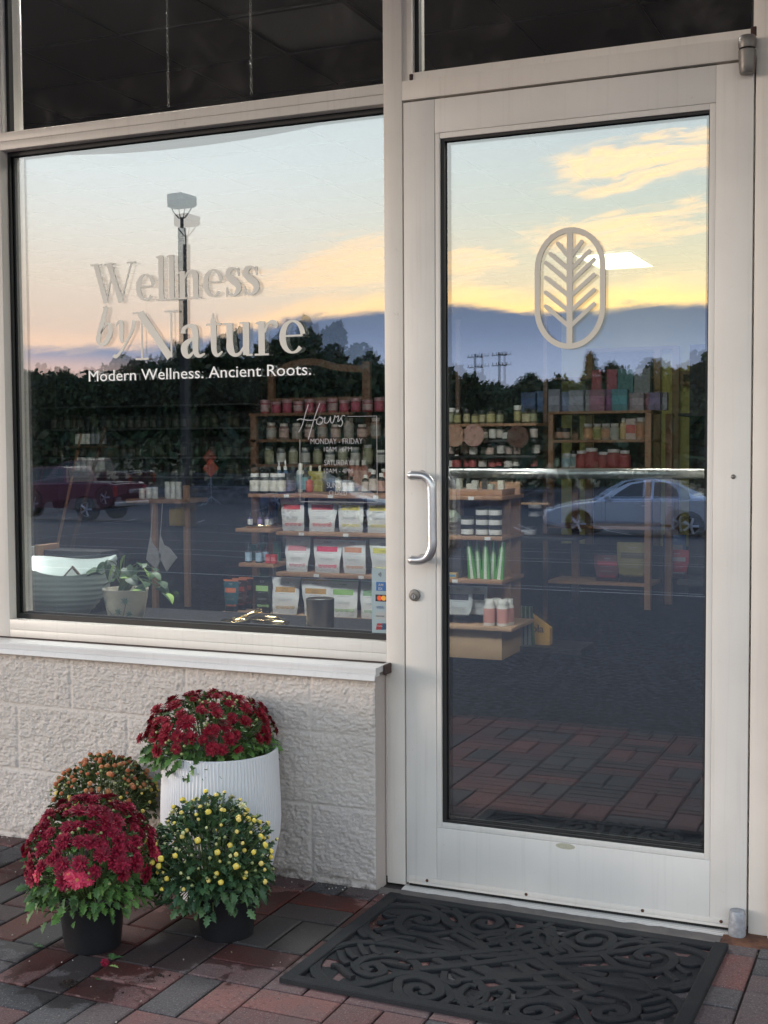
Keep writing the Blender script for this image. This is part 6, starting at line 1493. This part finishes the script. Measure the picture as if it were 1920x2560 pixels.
# trees
LG=[(.045,.075,.028),(.030,.055,.022),(.065,.095,.030),(.022,.040,.018),(.085,.080,.030)]
def crown(seed,w_,h,kind,n_=1500):
    rng=random.Random(seed); b=MB(); blobs=[]
    if kind=='pine':
        for k in range(13): f=k/12; blobs.append((rng.uniform(-.2,.2),rng.uniform(-.2,.2),.22+.76*f,(1.02-f)*.42+.06,.10))
    else:
        for k in range(15): 
            a=rng.uniform(0,2*PI); r=rng.uniform(0,.34); z=rng.uniform(.30,.86); s_=rng.uniform(.13,.24)*(1.15-abs(z-.55)); blobs.append((r*math.cos(a),r*math.sin(a),z,s_,s_*.85))
    for i in range(n_):
        x,y,z,rr,rz=rng.choice(blobs); a=rng.uniform(0,2*PI); ct=rng.uniform(-.7,1); st_=math.sqrt(1-ct*ct); q=rng.uniform(.65,1.08)
        p=Vector((x+rr*st_*math.cos(a)*q,y+rr*st_*math.sin(a)*q,z+rz*ct*q)); p=Vector((p.x*w_,p.y*w_,p.z*h))
        s_=rng.uniform(.11,.30)*(w_/6)**.5; u=Vector((rng.gauss(0,1),rng.gauss(0,1),rng.gauss(0,1))).normalized(); v=u.cross(Vector((rng.gauss(0,1),rng.gauss(0,1),rng.gauss(0,1)))).normalized()
        c=rng.choice(LG); b.add([p-u*s_,p-v*s_*.6,p+u*s_,p+v*s_*.6],[(0,1,2,3)],0,c)
    me=bpy.data.meshes.new('crown'); me.from_pydata(b.v,[],b.f); me.materials.append(M['attrm']); ca_=me.color_attributes.new('Col','FLOAT_COLOR','CORNER'); buf=[]
    for f,c in zip(b.f,b.c): buf+=[c[0],c[1],c[2],1.]*len(f)
    ca_.data.foreach_set('color',buf); 
    tb=MB(); tb.tube([(0,0,0),(.05*w_,0,h*.3),(0,.02*w_,h*.75)],[.03*w_+.08,.02*w_+.05,.03],7)
    for k in range(5): a=rng.uniform(0,2*PI); z=h*rng.uniform(.3,.55); tb.tube([(.03*w_,0,z),(w_*.28*math.cos(a),w_*.28*math.sin(a),z+h*.2)],[.07,.02],5)
    tm=bpy.data.meshes.new('trunk'); tm.from_pydata(tb.v,[],tb.f); tm.materials.append(M['bark'])
    return me,tm
PRO=[crown(1,6.2,8.5,'round',4600),crown(2,7.0,8.5,'round',4600),crown(3,6.4,8.5,'round',4600),crown(4,5.0,8.5,'pine',4200)]
SK=[(-120,880),(-60,900),(0,905),(60,905),(110,893),(150,902),(205,890),(255,897),(300,878),(345,868),(395,862),(440,852),(490,858),(540,850),(590,838),(640,845),(700,832),(745,845),(790,826),(830,832),(872,850),(910,862),(960,872),(1010,885),(1060,905),(1110,925),(1160,935),(1210,930),(1260,940),(1310,932),(1360,928),(1410,932),(1470,915),(1520,905),(1570,912),(1620,902),(1680,896),(1740,880),(1800,872),(1860,868)]
desc=['rounded','broad','ragged','pointed pine']
rng=random.Random(77)
for k,(px,py) in enumerate(SK):
    Yt=54+rng.uniform(0,5)+(14 if k%2 else 0); p=atm(px+rng.uniform(-8,8),py+rng.uniform(-8,12),Yt); v=3 if px in (700,790,830,640,1520,540) else k%3
    t=thing('tree',desc[v]+' dark tree beyond the lot, '+num(k//2+1)+' from the left in the '+('nearer','farther')[k%2]+' rank','tree',(p.x,-Yt,-1.75),rng.uniform(0,6),'trees beyond the parking lot')
    h=(p.z+1.75)/8.5*(1.0 if px>350 else .97); t.scale=(h*.95*rng.uniform(.95,1.2),h*.95,h)
    for nm,me in (('crown',PRO[v][0]),('trunk',PRO[v][1])): o=bpy.data.objects.new(nm,me); COL.objects.link(o); o.parent=t
b=MB(); rng=random.Random(8)                    # undergrowth mass at the wood's foot
for i in range(5200):
    x=rng.uniform(-62,8); y=rng.uniform(-60,-50); z=-1.6+rng.random()**1.5*3.6; s_=rng.uniform(.25,.5); u=Vector((rng.gauss(0,1),rng.gauss(0,1),rng.gauss(0,1))).normalized(); v=u.cross(Vector((rng.gauss(0,1),rng.gauss(0,1),rng.gauss(0,1)))).normalized(); p=Vector((x,y,z))
    b.add([p-u*s_,p-v*s_*.6,p+u*s_,p+v*s_*.6],[(0,1,2,3)],0,rng.choice(LG))
o=b.build('undergrowth',M['attrm']); tag(o,'dark brush under the trees beyond the lot','undergrowth',None,'stuff')

# cars
def wheel(par,x,y,r=.33,wd=.21):
    s_=1 if y>0 else -1
    T=Matrix.Translation((x,y,r))@Matrix.Rotation(R(-90*s_),4,'X')
    b=MB(); b.lathe([(r*.62,-.0),(r*.66,.02),(r*.93,.02),(r,0),(r,-wd+.02),(r*.93,-wd),(r*.5,-wd)],36,M=T,cap=False); o=b.build('wheel',M['tyre'],par,smooth=True)
    b=MB(); b.lathe([(r*.63,.005),(r*.60,-.05),(r*.58,-.07)],36,M=T,cap=False)
    for k in range(5):
        a=2*PI*k/5; ca_,sa=math.cos(a),math.sin(a)
        for off in (-.07,.07):
            pts=[(r*.12*math.cos(a+off*4),r*.12*math.sin(a+off*4)),(r*.61*math.cos(a+off),r*.61*math.sin(a+off))]
            b.tube([T@Vector((pts[0][0],pts[0][1],.0)),T@Vector((pts[1][0],pts[1][1],-.005))],.018,6)
    b.lathe([(0,.012),(r*.14,.01),(r*.16,-.02)],16,M=T,cap=False); b.build('rim',M['rim'],o,auto=40)
    b=MB(); b.lathe([(0,-.1),(r*.6,-.1)],24,M=T,cap=False); b.build('brake_disc',M['black'],o)
def loft(par,name,outline,secs,mt_,smooth=30):
    # outline in x,z ; secs list of (y, inset, dz)
    b=MB(); n=len(outline)
    cxm=sum(p[0] for p in outline)/n; czm=sum(p[1] for p in outline)/n
    for (y,ins,dz) in secs:
        for (x,z) in outline: b.v.append((x+(cxm-x)*ins*.5,y,z+dz*max(0,(z-.5))))
    m_=len(secs)
    for j in range(m_-1):
        for i in range(n): b.face([j*n+i,j*n+(i+1)%n,(j+1)*n+(i+1)%n,(j+1)*n+i])
    b.face(list(range(n))[::-1]); b.face([(m_-1)*n+i for i in range(n)])
    return b.build(name,mt_,par,auto=smooth)
def archpts(cx_,r,z0=.24): return [(cx_+r*math.cos(a),.33+r*math.sin(a)) for a in [R(-14)+(PI+R(28))*k/12 for k in range(13)]]
def sedan(label,paint,loc,rz,group):
    t=thing('parked_car',label,'car',loc,rz,group)
    body=[(.02,.32),(-.02,.50),(.06,.62),(.35,.74),(.80,.84),(1.30,.90),(1.42,.93),(2.4,.95),(3.5,.97),(4.05,1.0),(4.45,.99),(4.66,.93),(4.72,.70),(4.70,.45),(4.62,.26)]
    under=[(p[0],p[1]) for p in archpts(3.72,.38)]+[(3.2,.22),(1.4,.22)]+archpts(.92,.38)+[(.45,.24)]
    loft(t,'body',body+under,[(-.88,.05,-.08),(-.86,.02,-.03),(-.80,0,0),(0,-.015,.03),(.80,0,0),(.86,.02,-.03),(.88,.05,-.08)],paint)
    cab=[(1.32,.90),(1.75,1.17),(2.12,1.36),(2.5,1.43),(2.95,1.435),(3.35,1.38),(3.85,1.16),(4.15,.98),(3.5,.94),(2.2,.92)]
    b=MB(); hw1,hw2=.80,.60; n=len(cab)
    def w_at(z): return hw1-(hw1-hw2)*max(0,min(1,(z-.92)/.5))
    for s_ in (-1,1):
        for (x,z) in cab: b.v.append((x,s_*w_at(z),z))
    for i in range(n): b.face([i,(i+1)%n,n+(i+1)%n,n+i])
    b.face(list(range(n))); b.face([n+i for i in range(n)][::-1]); b.build('cabin',paint,t,auto=28)
    side=[(1.72,.975),(1.95,1.16),(2.22,1.33),(2.52,1.385),(2.72,1.39),(2.72,.975)]; side2=[(2.79,.975),(2.79,1.39),(3.0,1.39),(3.32,1.34),(3.62,1.18),(3.70,.99)]
    for s_ in (-1,1):
        for pl_ in (side,side2):
            b=MB(); b.add([(x,s_*(w_at(z)+.008),z) for x,z in pl_],[tuple(range(len(pl_)))]); b.build('side_window',M['cglass'],t)
    b=MB(); b.add([(1.42,-.68,.955),(1.42,.68,.955),(2.10,.56,1.345),(2.10,-.56,1.345)],[(0,1,2,3)]); b.v=[(v[0]-.012,v[1],v[2]+.012) for v in b.v]; b.build('windscreen',M['cglass'],t)
    b=MB(); b.add([(3.42,-.56,1.355),(3.42,.56,1.355),(4.02,.66,1.06),(4.02,-.66,1.06)],[(0,1,2,3)]); b.v=[(v[0]+.012,v[1],v[2]+.012) for v in b.v]; b.build('rear_window',M['cglass'],t)
    for s_ in (-1,1):
        for x in (.92,3.72): wheel(t,x,s_*.85)
        b=MB(); b.box((-.005,s_*.62-.16,.56),(.22,s_*.62+.16,.68),0,None,.03); b.build('headlight',M['white'],t)
        b=MB(); b.box((4.55,s_*.66-.14,.72),(4.735,s_*.66+.14,.86),0,None,.03); b.build('tail_light',M['lampred'],t)
        b=MB(); b.box((1.62,s_*.86-.06,.96),(1.78,s_*.86+.08*s_+.06,1.06),0,None,.02); b.build('door_mirror',paint,t)
    for s_ in (-1,1):
        b=MB()
        for x in (1.62,2.76,3.72-.38): b.box((x-.006,s_*.878-.004,.42),(x+.006,s_*.878+.004,.95))
        b.box((1.35,s_*.885-.01,.30),(3.25,s_*.885+.01,.36)); b.build('door_seams',M['black'],t)
        b=MB(); b.box((2.52,s_*.885-.012,.80),(2.68,s_*.885+.012,.825)); b.box((3.16,s_*.885-.012,.81),(3.30,s_*.885+.012,.835)); b.build('door_handles',M['rim'],t)
        b=MB(); b.tube([(1.70,s_*.815,.965),(3.72,s_*.815,.985)],.011,6); b.build('window_trim',M['rim'],t)
    b=MB(); b.box((-.035,-.42,.42),(.02,.42,.56),0,None,.02); b.build('grille',M['black'],t)
    b=MB(); b.box((.1,-.84,.26),(4.6,.84,.40)); b.build('underbody',M['black'],t)
    return t
sx0=atm(1379,1341,29).x
sedan('silver blue sedan parked nose left, mirrored in the door glass',M['silver'],(sx0,-29-.0,gz(-29)-.012),0,'cars parked across the lot')
t2=sedan('dark blue sedan parked nose right, mirrored behind the opening hours',M['navy'],(atm(1010,1290,33.5).x,-33.5,gz(-33.5)-.012),PI,'cars parked across the lot')
def truck(loc):
    t=thing('pickup_truck','maroon crew cab pickup truck mirrored in the left of the window','truck',loc,0)
    P_=M['maroon']
    body=[(0,.62),(0,1.02),(.25,1.12),(1.30,1.20),(3.55,1.24),(3.60,1.24),(5.35,1.26),(5.52,1.20),(5.56,.70),(5.50,.52)]
    def ap(cx_): return [(cx_+.46*math.cos(a),.40+.46*math.sin(a)) for a in [R(-5)+(PI+R(10))*k/12 for k in range(13)]]
    loft(t,'body',body+ap(4.45)+[(3.5,.42),(1.7,.42)]+ap(1.0)+[(.4,.46)],[(-.93,.03,-.05),(-.90,.0,0),(0,0,.02),(.90,.0,0),(.93,.03,-.05)],P_)
    cab=[(1.38,1.20),(1.95,1.66),(2.25,1.76),(3.2,1.79),(3.52,1.74),(3.66,1.22)]
    b=MB(); w_at=lambda z: .86-.20*(z-1.2)/.6
    n=len(cab)
    for s_ in (-1,1):
        for (x,z) in cab: b.v.append((x,s_*w_at(z),z))
    for i in range(n): b.face([i,(i+1)%n,n+(i+1)%n,n+i])
    b.face(list(range(n))); b.face([n+i for i in range(n)][::-1]); b.build('cab',P_,t,auto=28)
    for s_ in (-1,1):
        for pl_ in ([(1.72,1.26),(2.12,1.62),(2.32,1.70),(2.55,1.71),(2.55,1.26)],[(2.62,1.26),(2.62,1.71),(3.2,1.72),(3.42,1.68),(3.52,1.26)]):
            b=MB(); b.add([(x,s_*(w_at(z)+.008),z) for x,z in pl_],[tuple(range(len(pl_)))]); b.build('side_window',M['cglass'],t)
        for x in (1.0,4.45): wheel(t,x,s_*.90,.39,.26)
        b=MB(); b.box((5.50,s_*.82-.09,.82),(5.585,s_*.82+.09,1.16),0,None,.02); b.build('tail_light',M['lampred'],t)
        b=MB(); b.box((-.01,s_*.68-.18,.82),(.12,s_*.68+.18,.98),0,None,.02); b.build('headlight',M['white'],t)
    b=MB(); b.add([(3.645,-.66,1.30),(3.645,.66,1.30),(3.56,.60,1.66),(3.56,-.60,1.66)],[(0,1,2,3)]); b.build('rear_window',M['cglass'],t)
    b=MB(); b.box((5.54,-.88,.50),(5.70,.88,.64),0,None,.03); b.build('rear_bumper',M['rim'],t)
    b=MB(); b.box((3.68,-.78,1.262),(5.42,.78,1.268)); b.build('bed_opening',M['black'],t)
    b=MB(); b.box((.2,-.86,.45),(5.4,.86,.6)); b.build('underbody',M['black'],t)
tw=atm(211,1290,31.)
truck((tw.x-4.45,-31.9,gz(-31)-.012))
